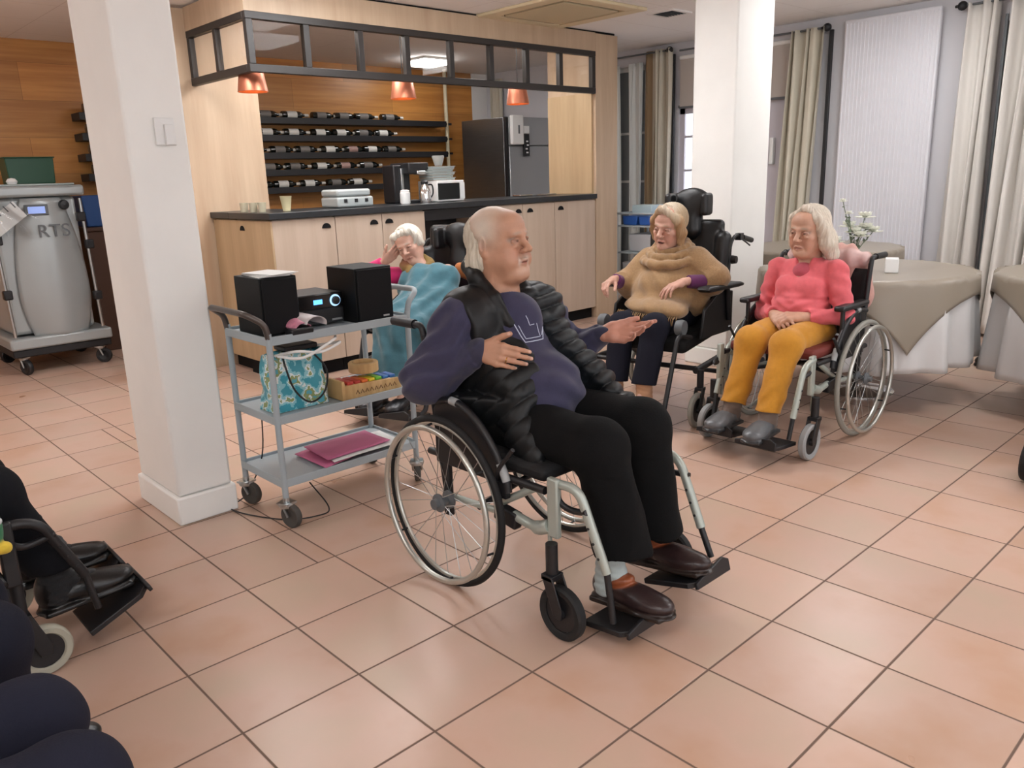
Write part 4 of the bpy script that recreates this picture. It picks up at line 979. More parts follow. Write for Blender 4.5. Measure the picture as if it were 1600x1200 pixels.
def body(S, J, skin='c39a82', f=1.):
    """slim torso and limbs under the clothes, one surface"""
    S.ell(J['pel'], (.145 * f, .10 * f, .10 * f), .04, skin)
    S.cone(J['pel'], J['chest'], .115 * f, .12 * f, .05, skin)
    S.cone(J['chest'], J['neck'], .09 * f, .052 * f, .05, skin)
    S.cone(J['neck'], J['headb'], .050 * f, .050 * f, .02, skin)
    for a in 'RL':
        S.cone(J['sh' + a], J['chest'], .05 * f, .07 * f, .04, skin)
        S.cone(J['sh' + a], J['el' + a], .045 * f, .037 * f, .02, skin)
        S.cone(J['el' + a], J['wr' + a], .036 * f, .023 * f, .015, skin)
        h = np.array(J['pel']) + np.array([(-.09 if a == 'R' else .09), 0, 0])
        S.cone(h, J['kn' + a], .075 * f, .052 * f, .03, skin); S.cone(J['kn' + a], J['an' + a], .042 * f, .024 * f, .02, skin)
        toe = np.array(J['toe' + a]); an = np.array(J['an' + a]); S.cone(an, an + (toe - an) * .6 + np.array([0, .02, .0]), .026, .014, .02, skin)

def shoe(parent, heel, toe, up=(0, 0, 1), col='3a2420', sole='2a2018', accent=None, wd=1., sock=None, ank=None, name='shoe', h=.0028, opening=True, label=None, high=0.):
    heel = np.array(heel, float); toe = np.array(toe, float); L = np.linalg.norm(toe - heel); M = frameM(heel, toe - heel, up); s = L / .27
    S = Sdf(col); S.push(M, 1.)
    q = lambda t, x=0, z=0: (x, -t * L, z)
    S.ell(q(.76, 0, .034), (.047 * wd, .075 * s, .030), .02, col)
    S.ell(q(.50, 0, .042), (.040 * wd, .080 * s, .038), .03, col)
    S.ell(q(.17, 0, .045 + high / 2), (.034 * wd, .045 * s, .044 + high / 2), .03, col)
    S.cone(q(.20, 0, .045), q(.18, 0, .060 + high), .036, .035, .02, col)
    S.box(q(.5, 0, .006), (.042 * wd, L * .47, .009), .006, .01, sole)
    S.ell(q(.74, 0, .008), (.050 * wd, .085 * s, .012), .01, sole); S.ell(q(.16, 0, .008), (.036 * wd, .050 * s, .014), .01, sole)
    S.box(q(.5, 0, -.03), (.1, L, .028), .001, .001, None, 's')
    if accent:
        S.paint(q(.33, 0, .085), (.044, .072, .034), accent, .004); S.paint(q(-.03, 0, .05), (.030, .022, .040), accent, .004)
        S.cone(q(.52, -.035 * wd, .03), q(.46, .0, .088), .003, .003, .004, None, 's'); S.cone(q(.52, .035 * wd, .03), q(.46, .0, .088), .003, .003, .004, None, 's')
    if opening: S.cone(q(.17, 0, .065 + high), q(.15, 0, .14 + high), .028, .032, .006, None, 's')
    if accent: S.ell(q(.37, 0, .078), (.034 * wd, .052, .020), .008, accent, rot=(-.25, 0, 0))
    S.pop()
    o = S.build(name, M_leather, h, parent, label=label)
    if sock and ank is not None:
        K = Sdf(sock); K.cone(S_pt(M, q(.20, 0, .05)), ank, .044, .046, .01, sock); K.cone(S_pt(M, q(.22, 0, .05)), S_pt(M, q(.40, 0, .05)), .040, .026, .015, sock)
        m_ = (S_pt(M, q(.20, 0, .05)) + np.array(ank)) / 2; K.cone(m_, S_pt(M, q(.42, 0, .055)), .040, .028, .01, sock)
        K.build('sock', M_cloth, .004, parent, disp=lambda P: .0012 * np.sin(P[:, 2] * 260 + P[:, 0] * 60))
    return o
def S_pt(M, p): return M[:3, :3] @ np.array(p, float) + M[:3, 3]

# ================================================================== wheelchairs (local: person faces -Y, right hand at -X, origin on the floor under the axle)
def rear_wheel(parent, x, y, r, out, tyre, rim=M_rim, spokes=24, hr=.045, name='rear_wheel'):
    o = MB().ring((x, y, r), r - .026, .0085, 'x', 72, 8, flat=(1, 1.0)).build(name, M_rim, parent)
    MB().ring((x, y, r), r - .0125, .0125, 'x', 80, 12).build('tyre', tyre, o)
    MB().ring((x + out * hr, y, r), r * .89, .0100, 'x', 80, 10).build('hand_rim', rim, o)
    f = MB()
    for k in range(6):
        a = 2 * PI * k / 6 + .4; c, s_ = math.cos(a), math.sin(a)
        f.tube([(x + out * .004, y + (r - .028) * c, r + (r - .028) * s_), (x + out * hr, y + (r * .89) * c, r + (r * .89) * s_)], .004, 6)
    f.build('rim_tab', M_black, o)
    f = MB()
    for k in range(spokes):
        a = 2 * PI * k / spokes; b = a + (.45 if k % 2 else -.45); s1 = 1 if k % 4 < 2 else -1
        f.tube([(x + s1 * .022, y + .028 * math.cos(b), r + .028 * math.sin(b)), (x, y + (r - .032) * math.cos(a), r + (r - .032) * math.sin(a))], .0013, 5)
    f.build('spoke', M_steel, o)
    MB().lathe([(.001, -.045), (.018, -.045), (.018, -.03), (.032, -.025), (.032, -.018), (.014, -.012), (.014, .012), (.032, .018), (.032, .025), (.016, .035), (.012, .05), (.001, .05)], (x, y, r), 'x', 20).build('hub', M_greyd, o)
    return o
def front_caster(parent, x, y, r, side, tyre, zt=.30, back=.04, wd=.034):
    """caster wheel centre at (x, y, r); stem stands `back` in front of it"""
    o = MB().tube([(x, y - back * 0 + back, zt - .10), (x, y + back, zt)], .019, 14).build('caster', M_black, parent)
    f = MB()
    for s_ in (-1, 1):
        f.prism([(y + back - .022, zt - .10), (y + back + .022, zt - .10), (y + .014, r - .01), (y - .016, r - .012), (y - .02, r + .02)], x + s_ * (wd / 2 + .006) - .003, x + s_ * (wd / 2 + .006) + .003, 'x')
    f.box((x, y + back, zt - .105), (wd + .018, .045, .018)); f.build('fork', M_black, o, bevel=.002)
    MB().lathe([(r * .68, -wd * .3), (r * .74, -wd * .45), (r * .93, -wd / 2), (r, -wd * .3), (r, wd * .3), (r * .93, wd / 2), (r * .74, wd * .45), (r * .68, wd * .3)], (x, y, r), 'x', 36).build('tyre', tyre, o)
    m = MB().lathe([(.001, -wd * .6), (.016, -wd * .6), (.018, -wd * .2), (r * .69, -wd * .25), (r * .69, wd * .25), (.018, wd * .2), (.016, wd * .6), (.001, wd * .6)], (x, y, r), 'x', 14)
    for k in range(5): a = 2 * PI * k / 5; m.tube([(x, y, r), (x, y + r * .66 * math.cos(a), r + r * .66 * math.sin(a))], .007, 8)
    m.ring((x, y, r), r * .66, .006, 'x', 30, 6); m.build('hub', M_black, o)
    return o
def footplate(parent, cx, cy, z, w_, l_, tilt=0, hs=1):
    f = MB(); f.prism([(-w_ / 2, -l_ / 2 + .03), (-w_ / 2 + .03, -l_ / 2), (w_ / 2 - .01, -l_ / 2), (w_ / 2, -l_ / 2 + .03), (w_ / 2, l_ / 2), (-w_ / 2, l_ / 2)], -.009, .009, 'z')
    f.prism([(-w_ / 2, -.008), (w_ / 2, -.008), (w_ / 2, .03), (w_ / 2 - .03, .045), (-w_ / 2 + .03, .02), (-w_ / 2, .012)], -l_ / 2 - .008, -l_ / 2 + .004, 'y') if hs else None
    o = f.build('footplate', M_black, parent, bevel=.003); o.location = (cx, cy, z); o.rotation_euler = (tilt, 0, 0); return o
def wheelchair(label, loc, rot, W=.29, tyre=M_tyreb, ctyre=M_blackm, cx=.275, cy=-.53, cr=.088, backh=.86, arm=.0, seat_m=M_bfab, legs=None, name='wheelchair', guard=True, handles=True, rim=M_rim, cat='wheelchair', zs=.48, M_frame=M_frame):
    t = thing(name, label, cat, loc, rot); S = W - .045
    for s in (-1, 1):
        rear_wheel(t, s * W, 0, .301, s, tyre, rim)
        front_caster(t, s * cx, cy, cr, s, ctyre)
        fx = s * S
        # frame: seat rail, front post, lower strut, back tube
        MB().tube(bent([(fx, .12, zs - .035), (fx, -.44, zs - .035)], .03), .0125, 12).build('seat_rail', M_black, t)
        MB().box((fx, -.475, .40), (.022, .042, .19)).build('front_post', M_frame, t, bevel=.006)
        MB().box((fx, -.455, .28), (.010, .012, .12)).build('front_bar', M_frame, t, bevel=.002)
        f = MB().tube(arc([(fx, -.30, .325), (fx, -.40, .315), (fx, -.455, .335)]), [.016] * 6 + [.022] * 6 + [.020], 12); f.build('caster_bracket', M_frame, t)
        MB().tube([(fx, .04, .300), (fx, -.30, .322)], .0115, 12).build('lower_strut', M_frame, t)
        MB().box((fx, -.27, .315), (.034, .10, .055), (.15, 0, 0)).build('strut_clamp', M_black, t, bevel=.006)
        MB().tube([(fx * .98, -.22, .34), (fx * .98, -.40, .445)], .013, 10).build('brace', M_frame, t)
        MB().tube([(fx, .03, .27), (fx, .06, zs + .02), (fx, .075 + (.04 if backh > .7 else 0), backh - .03)], .0125, 12).build('back_tube', M_black, t)
        MB().box((fx, .03, .33), (.020, .034, .20)).build('axle_plate', M_black, t, bevel=.003)
        # brake
        f = MB().tube(bent([(fx + s * .02, -.24, .42), (fx + s * .035, -.27, .48), (fx + s * .035, -.34, .56)], .02), .007, 8).box((fx + s * .02, -.26, .41), (.02, .07, .05))
        f.build('brake', M_black, t)
        if guard:
            z0 = zs - .06
            P = [(.07, z0), (.07, zs + .13), (.045, zs + .165), (-.05, zs + .17), (-.14, zs + .13), (-.22, zs + .06), (-.275, z0 + .03), (-.28, z0)]
            MB().prism(P, fx + s * .006, fx + s * .014, 'x').build('side_guard', M_black, t, bevel=.004)
            gt = arc([(fx + s * .018, .05, zs + .16), (fx + s * .018, -.05, zs + .175), (fx + s * .018, -.15, zs + .135), (fx + s * .018, -.23, zs + .06), (fx + s * .018, -.285, zs - .03), (fx + s * .018, -.295, zs - .075)], 6)
            g_ = MB().tube(gt, .013, 12).build('guard_tube', M_black, t)
            for q_ in (gt[21:26], gt[5:8]): MB().tube(q_, .0140, 12).build('reflector', mat('grey_reflector', '9a9c9c', .3), g_)
        if arm:
            MB().box((fx + s * .01, -.10, arm), (.055, .30, .028), (.0, 0, 0)).build('armrest', M_black, t, bevel=.010)
            for q_ in (0, -.2): MB().tube([(fx + s * .01, q_, arm - .01), (fx + s * .01, q_, zs)], .011, 10).build('arm_post', M_black, t)
        if handles:
            yy = .075 + (.04 if backh > .7 else 0)
            MB().tube(bent([(fx, yy, backh - .05), (fx, yy + .01, backh), (fx, yy + .16, backh + .0)], .03), .0115, 12).build('push_handle', M_black, t)
            MB().tube([(fx, yy + .05, backh), (fx, yy + .17, backh)], .0165, 12).build('grip', M_black, t)
        (lx, pts, fp) = (legs or {}).get(s, (S, [(0, -.46, zs), (0, -.56, zs), (-.03, -.64, .22), (-.04, -.66, .10)], (.12, -.66, .085, .17, .19)))
        P = [(s * (lx + p[0]), p[1], p[2]) for p in pts]
        lt = MB().tube(bent(P[:-1], .06, 7), .0145, 14).build('legrest_tube', M_frame, t)
        n_ = MB()
        a_, b_ = np.array(P[-3]), np.array(P[-2])
        for k in range(3): c_ = a_ + (b_ - a_) * (.45 + .18 * k); n_.lathe([(.001, -.0165), (.0042, -.0165), (.0042, .0165), (.001, .0165)], c_, 'x', 10)
        n_.build('adjust_hole', M_black, lt)
        MB().tube(P[-2:], .0105, 12).build('legrest_extension', M_black, t)
        MB().tube(arc([P[0], (P[0][0], -.49, .42), (P[0][0] * .95, -.53, .40), (P[-3][0], P[-3][1] * .6 + P[-2][1] * .4, P[-3][2] * .75 + P[-2][2] * .25)]), .010, 10).build('legrest_hinge', M_black, t)
        o = footplate(t, s * fp[0], fp[1], fp[2], fp[3], fp[4], fp[5] if len(fp) > 5 else 0)
    MB().box((0, -.20, zs), (2 * S - .03, .44, .05)).build('seat_cushion', seat_m, t, bevel=.018)
    yb = .075 + (.04 if backh > .7 else 0)
    f = MB()
    f.grid(lambda u, v: ((u - .5) * 2 * S, .055 + (yb - .055) * v + .035 * math.sin(PI * u), zs + .02 + (backh - zs - .08) * v), 14, 8); f.build('backrest', M_bfab, t, solid=.02)
    for s in (-1, 1): MB().tube([(-s * S, -.10 - .024 * s, .30), (s * S, -.16 - .024 * s, zs - .05)], .011, 10).build('cross_brace', M_black, t)
    return t
# ================================================================== the man in the middle
mo = (1.16, -.816, 0)
legs_m = {-1: (.235, [(0, -.47, .475), (0, -.565, .480), (-.03, -.645, .23), (-.035, -.665, .075)], (.135, -.640, .045, .15, .17, -.12)),
          1: (.245, [(0, -.47, .465), (0, -.575, .45), (-.02, -.68, .24), (-.02, -.72, .15)], (.13, -.690, .115, .18, .20, -.25))}
wheelchair('wheelchair of the man in the dark quilted vest, silver frame and black tyres', mo, 0, .29, M_tyreb, M_tyreb, .275, -.53, .086, .885, 0, M_bfab, legs_m)

man = thing('person', 'man with white hair and moustache in a dark quilted vest, talking with both hands raised, seated in the front wheelchair', 'person', mo, 0)
man['label'] = 'white-haired man in dark quilted vest gesturing with both hands in the front wheelchair'
J = dict(pel=(0, -.09, .585), chest=(0, .0, .86), neck=(0, .01, 1.0), headb=(0.005, .02, 1.08), shR=(-.180, -.005, .912), shL=(.178, -.035, .900), elR=(-.262, .085, .715), elL=(.29, -.03, .70),
         wrR=(-.192, -.105, .822), wrL=(.318, -.195, .808), knR=(-.105, -.53, .565), knL=(.115, -.52, .575), anR=(-.09, -.575, .16), anL=(.095, -.565, .185), toeR=(-.09, -.77, .08), toeL=(.10, -.77, .14))
sk = 'b5876d'
B = Sdf(sk); body(B, J, sk)
HM = frameM((.005, .002, 1.150), (.24, -.97, .06), (-.03, .05, 1)); head(B, HM, 1.02, sk, 'a3685c', 1.2, .0, 'a08b7a', 0, .92, .4)
B.push(HM, 1.02)
B.cone((0, .005, -.06), (0, .02, -.17), .064, .066, .03, sk); B.ell((0, -.045, -.108), (.040, .035, .018), .03, sk)     # neck and double chin
B.paint((0, .05, .085), (.085, .085, .06), 'cdb9a6', .05, .6); B.paint((-.072, .015, .045), (.025, .045, .045), 'c9c0b2', .03, .85); B.paint((.072, .015, .045), (.025, .045, .045), 'c9c0b2', .03, .85); B.paint((0, .01, .115), (.05, .06, .025), 'd8cdc0', .03, .7); B.ell((-.048, -.055, -.065), (.022, .030, .028), .03, sk); B.ell((.048, -.055, -.065), (.022, .030, .028), .03, sk); B.ell((0, -.055, -.115), (.045, .035, .018), .03, sk)
B.paint((0, -.101, -.058), (.032, .014, .0060), 'bcae9f', .007, .7); B.paint((.025, -.09, -.068), (.007, .012, .014), 'c4b5a8', .006, .6); B.paint((-.025, -.09, -.068), (.007, .012, .014), 'c4b5a8', .006, .6)
B.paint((0, -.09, -.10), (.035, .03, .012), 'c9b3a4', .015, .4)
B.pop()
hand(B, J['wrR'], (.22, -.90, -.10), (.93, .22, -.30), 1, .98, (.42, .46, .50, .56), (.0, .0, .0, -.02), (.74, .62, -.12), sk, tcurl=.0)
hand(B, J['wrL'], (.42, -.88, .05), (-.55, -.35, .70), -1, 1.02, (.05, .34, .46, .55), (.16, .0, -.10, -.18), (.85, .45, .0), 'be8672')
bm = B.build('body', M_skin, .0027, man)
# ring
hw = np.array(J['wrR']); 
# sweater
Sw = '302e48'
S = Sdf(Sw)
S.ell((0, -.10, .60), (.185, .15, .12), .05); S.ell((0, -.165, .665), (.150, .175, .135), .06); S.cone((0, -.09, .70), (0, -.01, .84), .135, .115, .06, flat=((1, 0, 0), 1.25))
S.cone((-.09, .0, .905), (.09, -.01, .90), .07, .07, .05); S.cone((0, -.02, .90), (0, -.025, .945), .072, .066, .03); S.cone((0, -.03, .965), (0, -.06, 1.1), .055, .09, .006, None, 's'); S.cone((0, -.06, .80), (.01, -.08, .90), .11, .075, .05)
S.cone(J['shR'], (-.268, .075, .715), .082, .078, .04); S.ell((-.272, .085, .70), (.070, .085, .072), .04); S.cone((-.265, .075, .705), (-.198, -.088, .812), .074, .046, .03, cut=(.35, -.85, .4))
S.cone(J['shL'], (.285, -.03, .71), .075, .070, .04); S.cone((.285, -.035, .705), (.318, -.178, .800), .065, .043, .03, cut=(.15, -.8, .5))
S.cone((-.207, -.07, .798), (-.195, -.098, .820), .046, .041, .004, '2b2a3f'); S.cone((.315, -.165, .79), (.319, -.186, .804), .044, .040, .004, '2b2a3f')
def folds_m(P):
    d = .006 * wob(P, 22, 1) + .003 * wob(P, 55, 2)
    arm = np.clip((np.abs(P[:, 0]) - .17) * 12, 0, 1); d = d + arm * (.006 * np.sin(P[:, 2] * 75 + P[:, 1] * 60 + 2 * np.sin(P[:, 0] * 40)))
    bel = np.clip((-P[:, 1] - .15) * 8, 0, 1) * (1 - arm); return d + bel * .0045 * np.sin(P[:, 2] * 70 + 4 * P[:, 0] * 6 + np.sin(P[:, 0] * 25))
sw = S.build('sweater', M_cloth, .0042, man, folds_m)
# printed white emblem outline on the chest, hugging the sweater
def surf(S, x, z, y0=-.5, y1=.1, disp=None):
    ys = np.linspace(y0, y1, 400); P = np.stack([np.full(400, x), ys, np.full(400, z)], 1); d = S.ev(P, None, disp); i = np.argmax(d < 0); return ys[i]
em = MB()
def line_on(pts, r=.0022):
    out = []
    for (x0, z0), (x1, z1) in zip(pts[:-1], pts[1:]):
        for t in np.linspace(0, 1, 6, endpoint=False): x, z = x0 + (x1 - x0) * t, z0 + (z1 - z0) * t; out.append((x, surf(S, x, z, disp=folds_m) - .0012, z))
    x, z = pts[-1]; out.append((x, surf(S, x, z, disp=folds_m) - .0012, z)); em.tube(out, r * .8, 6)
line_on([(-.062, .895), (-.048, .832), (.03, .832), (.052, .868), (.03, .845)]); line_on([(-.05, .885), (-.040, .842), (.022, .842), (.018, .885)], .0016); line_on([(-.022, .915), (-.012, .882), (.006, .884)], .0016)
em.build('chest_print', mat('print_white', 'b9bfd0', .6), sw)
# quilted vest
V_ = Sdf('0e1012')
V_.ell((0, -.06, .62), (.215, .165, .14), .05); V_.ell((0, -.13, .67), (.185, .175, .15), .06); V_.cone((0, -.06, .72), (0, .0, .84), .155, .135, .06, flat=((1, 0, 0), 1.22))
V_.cone((-.12, .01, .922), (.12, -.005, .912), .088, .088, .04); V_.cone((-.15, .0, .914), (-.20, .01, .87), .096, .098, .03); V_.cone((.15, -.02, .904), (.20, -.02, .86), .094, .096, .03); V_.cone((-.15, .0, .86), (-.16, -.04, .70), .10, .09, .04); V_.cone((.15, -.02, .86), (.16, -.06, .70), .10, .09, .04)
V_.cone((-.13, -.12, .68), (-.165, -.30, .53), .10, .045, .05, flat=((1, 0, 0), .6)); V_.cone((-.17, -.26, .56), (-.188, -.345, .50), .05, .03, .04, flat=((1, 0, 0), .7))
V_.cone((.14, -.18, .70), (.18, -.40, .635), .09, .035, .05, flat=((.3, 0, 1), .6)); V_.cone((.12, -.12, .80), (.16, -.28, .68), .08, .06, .05)
# collar
V_.chain([(0, .095, 1.068), (-.060, .082, 1.066), (-.086, .02, 1.035), (-.078, -.055, .97), (-.062, -.115, .89)], [.026, .026, .026, .024, .020], .012, '0b0b0c')
V_.chain([(0, .095, 1.068), (.060, .082, 1.062), (.086, .02, 1.03), (.082, -.055, .965), (.085, -.115, .88)], [.026, .026, .026, .024, .020], .012, '0b0b0c')
# openings
V_.cone((0, -.05, 1.05), (.01, -.125, .88), .050, .046, .02, None, 's'); V_.cone((.01, -.125, .88), (.015, -.26, .76), .046, .075, .02, None, 's'); V_.cone((.015, -.26, .76), (.015, -.35, .60), .080, .128, .02, None, 's'); V_.ell((.01, -.33, .50), (.13, .22, .10), .02, None, 's')
V_.cone((0, .02, 1.0), (0, .0, 1.2), .060, .075, .015, None, 's')
for sx, a, b in ((-1, J['shR'], (-.268, .075, .715)), (1, J['shL'], (.285, -.03, .71))):
    V_.box((sx * .305, 0, .86), (.105, .3, .20), .01, .012, None, 's', rot=(0, sx * .10, 0))
def quilt(P):
    near = (P[:, 0] < 0); s_ = np.where(P[:, 1] < -.02, P[:, 2] * .72 + P[:, 1] * .62, P[:, 2] * .72 - .0124) + .008 * np.sin(P[:, 0] * 18)
    amp = np.where(near & (P[:, 2] > .80), .0015, .0125 + .004 * np.sign(P[:, 0] - .02)) * np.clip((1.005 - P[:, 2]) * 20, 0, 1)
    q = np.abs(np.sin(PI * s_ / .046)) ** .45
    return -amp * (q - .5) + .003 * wob(P, 28, 3) + .0018 * wob(P, 75, 5)
V_.paint((-.17, .0, .90), (.18, .20, .12), '0b0b0d', .04); V_.paint((.17, -.1, .8), (.14, .25, .26), '14191d', .05)
V_.build('quilted_vest', M_quilt, .0042, man, quilt)
f = MB()
for p in ((-.197, -.352, .505),): f.lathe([(.001, -.004), (.005, -.003), (.005, .003), (.001, .004)], p, 'x', 12)
f.build('snap_button', M_steel, man)
# trousers
Tr = Sdf('0a0a0b')
Tr.ell((0, -.10, .565), (.185, .15, .095), .05)
for a, s_ in (('R', -1), ('L', 1)):
    h = np.array((s_ * .095, -.12, .565)); kn = np.array(J['kn' + a]); an = np.array(J['an' + a])
    Tr.cone(h, kn, .098, .088, .03); Tr.ell(kn + np.array([0, .0, .0]), (.080, .080, .080), .03)
    e = an + np.array([s_ * .0, -.03,   .088 if a == 'R' else .06]); Tr.cone(kn, e, .082, .088, .03, flat=((1, 0, 0), .88), cut=(0, -.25, -1))
    Tr.cone(kn + np.array([0, -.05, -.03]), e + np.array([0, -.055, 0]), .040, .042, .03, cut=(0, -.25, -1))
Tr.build('trousers', M_bcloth, .005, man, lambda P: .006 * wob(P, 14, 4) + .003 * np.sin(P[:, 0] * 60 + 2 * np.sin(P[:, 2] * 9)) * (P[:, 2] < .5) + .003 * wob(P, 40, 7))
# hair
Hm = Sdf('c4baa8'); Hm.push(HM, 1.02)
Hm.ell((0, .030, .018), (.0815, .093, .088), .01, clip=[((0, .030, 0), (0, -1, .62))])
for a in (-1, 1):
    Hm.ell((a * .066, .050, -.050), (.022, .035, .050), .02); Hm.cone((a * .055, .072, -.07), (a * .050, .070, -.118), .024, .016, .02)
Hm.ell((0, .098, -.075), (.060, .024, .055), .02); Hm.pop()
def strands(M, amp=.003, f=150): 
    Mi = np.linalg.inv(M)
    def g(P):
        q = P @ Mi[:3, :3].T + Mi[:3, 3]; a = np.arctan2(q[:, 0], q[:, 1] - .02)
        return amp * np.sin(a * f / 6 + 3 * np.sin(q[:, 2] * 18) + 1.5 * np.sin(q[:, 2] * 50 + a * 5)) + amp * .5 * np.sin(a * f / 2.2 + 4 * np.sin(q[:, 2] * 25))
    return g
Hm.build('hair', M_hair, .0028, man, strands(HM, .0026))
# shoes and socks
shoe(man, (-.09, -.50, .062), (-.085, -.785, .085), (0, -.1, 1), '2e2020', '241a16', '8a4a2c', 1.05, 'a9b2b0', (-.09, -.57, .27))
shoe(man, (.098, -.49, .118), (.105, -.785, .158), (0, -.13, 1), '2a1c1c', '241a16', '8a4a2c', 1.05, 'a9b2b0', (.095, -.56, .29))
# ring on the right hand's ring finger
X_ = nrm((.22, -.90, -.10)); N_ = nrm(np.array((.93, .22, -.30)) - X_ * (X_ @ np.array((.93, .22, -.30)))); Y_ = np.cross(X_, N_)
rp = hw + (X_ * .087 + Y_ * -.011) * .98; d_ = X_ * math.cos(.45) * math.cos(-.03) + Y_ * math.sin(-.03) + N_ * math.sin(.45); rp = rp + d_ * .018
u_ = nrm(np.cross(d_, N_)); v_ = np.cross(d_, u_)
MB().tube([rp + (u_ * math.cos(a) + v_ * math.sin(a)) * .0103 for a in np.linspace(0, 2 * PI, 20, endpoint=False)], .0016, 6, True).build('gold_ring', mat('gold', 'e0b060', .2, 1), man)
# ================================================================== the woman in coral
ro = (3.33, -.865, 0); rr = math.radians(-89)
legs_r = {-1: (.235, [(.02, -.30, .485), (.02, -.40, .46), (-.0, -.52, .24), (-.01, -.56, .12)], (.13, -.60, .085, .20, .20, -.1)),
          1: (.245, [(0, -.46, .475), (0, -.555, .455), (-.01, -.62, .22), (-.015, -.64, .12)], (.125, -.66, .09, .21, .20, -.1))}
wheelchair('wheelchair of the woman in coral, grey tyres and red seat cushion', ro, rr, .29, M_tyreg, mat('caster_grey', '8f9090', .6), .275, -.52, .088, .90, .685, mat('red_seat', '6e2a22', .7), legs_r)
wo = thing('person', 'long-haired woman in a coral sweater and mustard trousers with folded hands', 'person', ro, rr)
sk = 'c2967f'
J = dict(pel=(0, -.10, .56), chest=(0, -.06, .77), neck=(0, -.06, .895), headb=(0, -.075, .96), shR=(-.155, -.07, .845), shL=(.155, -.075, .85), elR=(-.225, -.09, .605), elL=(.222, -.11, .63),
         wrR=(-.072, -.255, .628), wrL=(.078, -.250, .632), knR=(-.10, -.43, .515), knL=(.095, -.44, .520), anR=(-.115, -.555, .20), anL=(.10, -.60, .20), toeR=(-.12, -.72, .10), toeL=(.11, -.77, .10))
B = Sdf(sk); body(B, J, sk, .92)
HM2 = frameM((0, -.085, 1.045), (-.06, -1, -.10), (.04, -.1, 1)); head(B, HM2, 1.04, sk, 'b07468', 1.3, 0, 'a89684', -.002, .95, .25)
B.push(HM2, 1.04); B.cone((0, .01, -.07), (0, .03, -.15), .048, .052, .03, sk); B.ell((0, -.04, -.105), (.035, .03, .014), .03, sk); B.pop()
hand(B, J['wrR'], (.72, -.55, -.18), (.25, .55, -.85), 1, .90, (.25, .45, .5, .55), (.06, .0, -.06, -.12), (.7, .6, .1), sk)
hand(B, J['wrL'], (-.80, -.42, .02), (-.1, .35, -.95), -1, .90, (.35, .5, .55, .6), (.04, .0, -.05, -.1), (.7, .6, .2), sk)
B.build('body', M_skin, .0034, wo)
Co = 'd8636a'
S = Sdf(Co)
S.ell((0, -.10, .575), (.172, .135, .09), .04); S.ell((0, -.13, .67), (.145, .12, .10), .04); S.cone((0, -.085, .70), (0, -.055, .79), .115, .105, .04, flat=((1, 0, 0), 1.15)); S.ell((-.055, -.135, .765), (.075, .075, .062), .03); S.ell((.055, -.135, .765), (.075, .075, .062), .03)
S.cone((-.09, -.06, .832), (.09, -.065, .836), .064, .064, .04); S.cone((0, -.06, .84), (0, -.065, .885), .07, .062, .03)
for s_, a in ((-1, 'R'), (1, 'L')):
    S.cone(J['sh' + a], J['el' + a], .056, .050, .014); S.cone(J['el' + a], np.array(J['wr' + a]) + np.array([s_ * .022, .02, -.002]), .050, .035, .012, cut=(-s_ * .75, -.6, 0))
S.cone((0, -.10, .96), (0, -.175, .825), .066, .010, .006, None, 's'); S.cone((0, -.06, .90), (0, -.08, 1.05), .056, .09, .01, None, 's')
def folds_w(P): return .003 * wob(P, 30, 3) + .002 * wob(P, 75, 1) - .0055 * np.exp(-((P[:, 2] - .715 + .04 * np.abs(P[:, 0])) / .010) ** 2) * (np.abs(P[:, 0]) < .14) * -1 + .004 * np.sin((P[:, 2] - P[:, 0] * .5 * np.sign(P[:, 0])) * 130) * np.exp(-((P[:, 2] - .67) / .05) ** 2) + .004 * np.sin(P[:, 2] * 85 + 5 * np.abs(P[:, 0]) * 10 + np.sin(P[:, 0] * 30)) * np.clip(.8 - P[:, 2], 0, .1) * 6 + .0022 * np.clip((np.abs(P[:, 0]) - .14) * 15, 0, 1) * np.sin(P[:, 2] * 90 + P[:, 1] * 50)
sw = S.build('sweater', M_cloth, .0045, wo, folds_w)
U = Sdf('b04a58'); U.ell((0, -.095, .832), (.064, .068, .058), .02); U.cone((0, -.06, .93), (0, -.08, 1.05), .055, .09, .006, None, 's'); U.build('undershirt', M_cloth, .004, wo)
Tr = Sdf('c08420')
Tr.ell((0, -.10, .545), (.175, .14, .085), .05)
for s_, a in ((-1, 'R'), (1, 'L')):
    kn = np.array(J['kn' + a]); an = np.array(J['an' + a]); Tr.cone((s_ * .09, -.12, .545), kn, .088, .072, .03); Tr.ell(kn, (.072, .072, .072), .03)
    e = an + np.array([0, -.005, .02]); Tr.cone(kn, e, .068, .062, .03, cut=(0, -.3, -1))
Tr.build('trousers', M_cloth, .0048, wo, lambda P: .0045 * wob(P, 20, 4) + .003 * np.sin(P[:, 2] * 70 + 2.5 * np.sin(P[:, 0] * 30)) * np.clip(.42 - P[:, 2], 0, .12) * 8 + .002 * wob(P, 55, 8))
shoe(wo, (-.115, -.515, .118), (-.125, -.755, .112), (0, -.05, 1), '5d5f62', '2f3032', None, 1.15, '6a5a50', (-.115, -.555, .24), opening=False, h=.0038)
shoe(wo, (.10, -.555, .122), (.115, -.80, .114), (0, -.05, 1), '5d5f62', '2f3032', None, 1.15, '6a5a50', (.10, -.60, .24), opening=False, h=.0038)
Hm = Sdf('cfc4b4'); Hm.push(HM2, 1.04)
Hm.ell((0, .020, .034), (.085, .100, .090), .01, clip=[((0, -.030, .03), (0, -1, .15))])
Hm.cone((0, -.040, .112), (-.065, -.028, .065), .012, .013, .02); Hm.cone((0, -.040, .112), (.068, -.030, .060), .014, .018, .02)
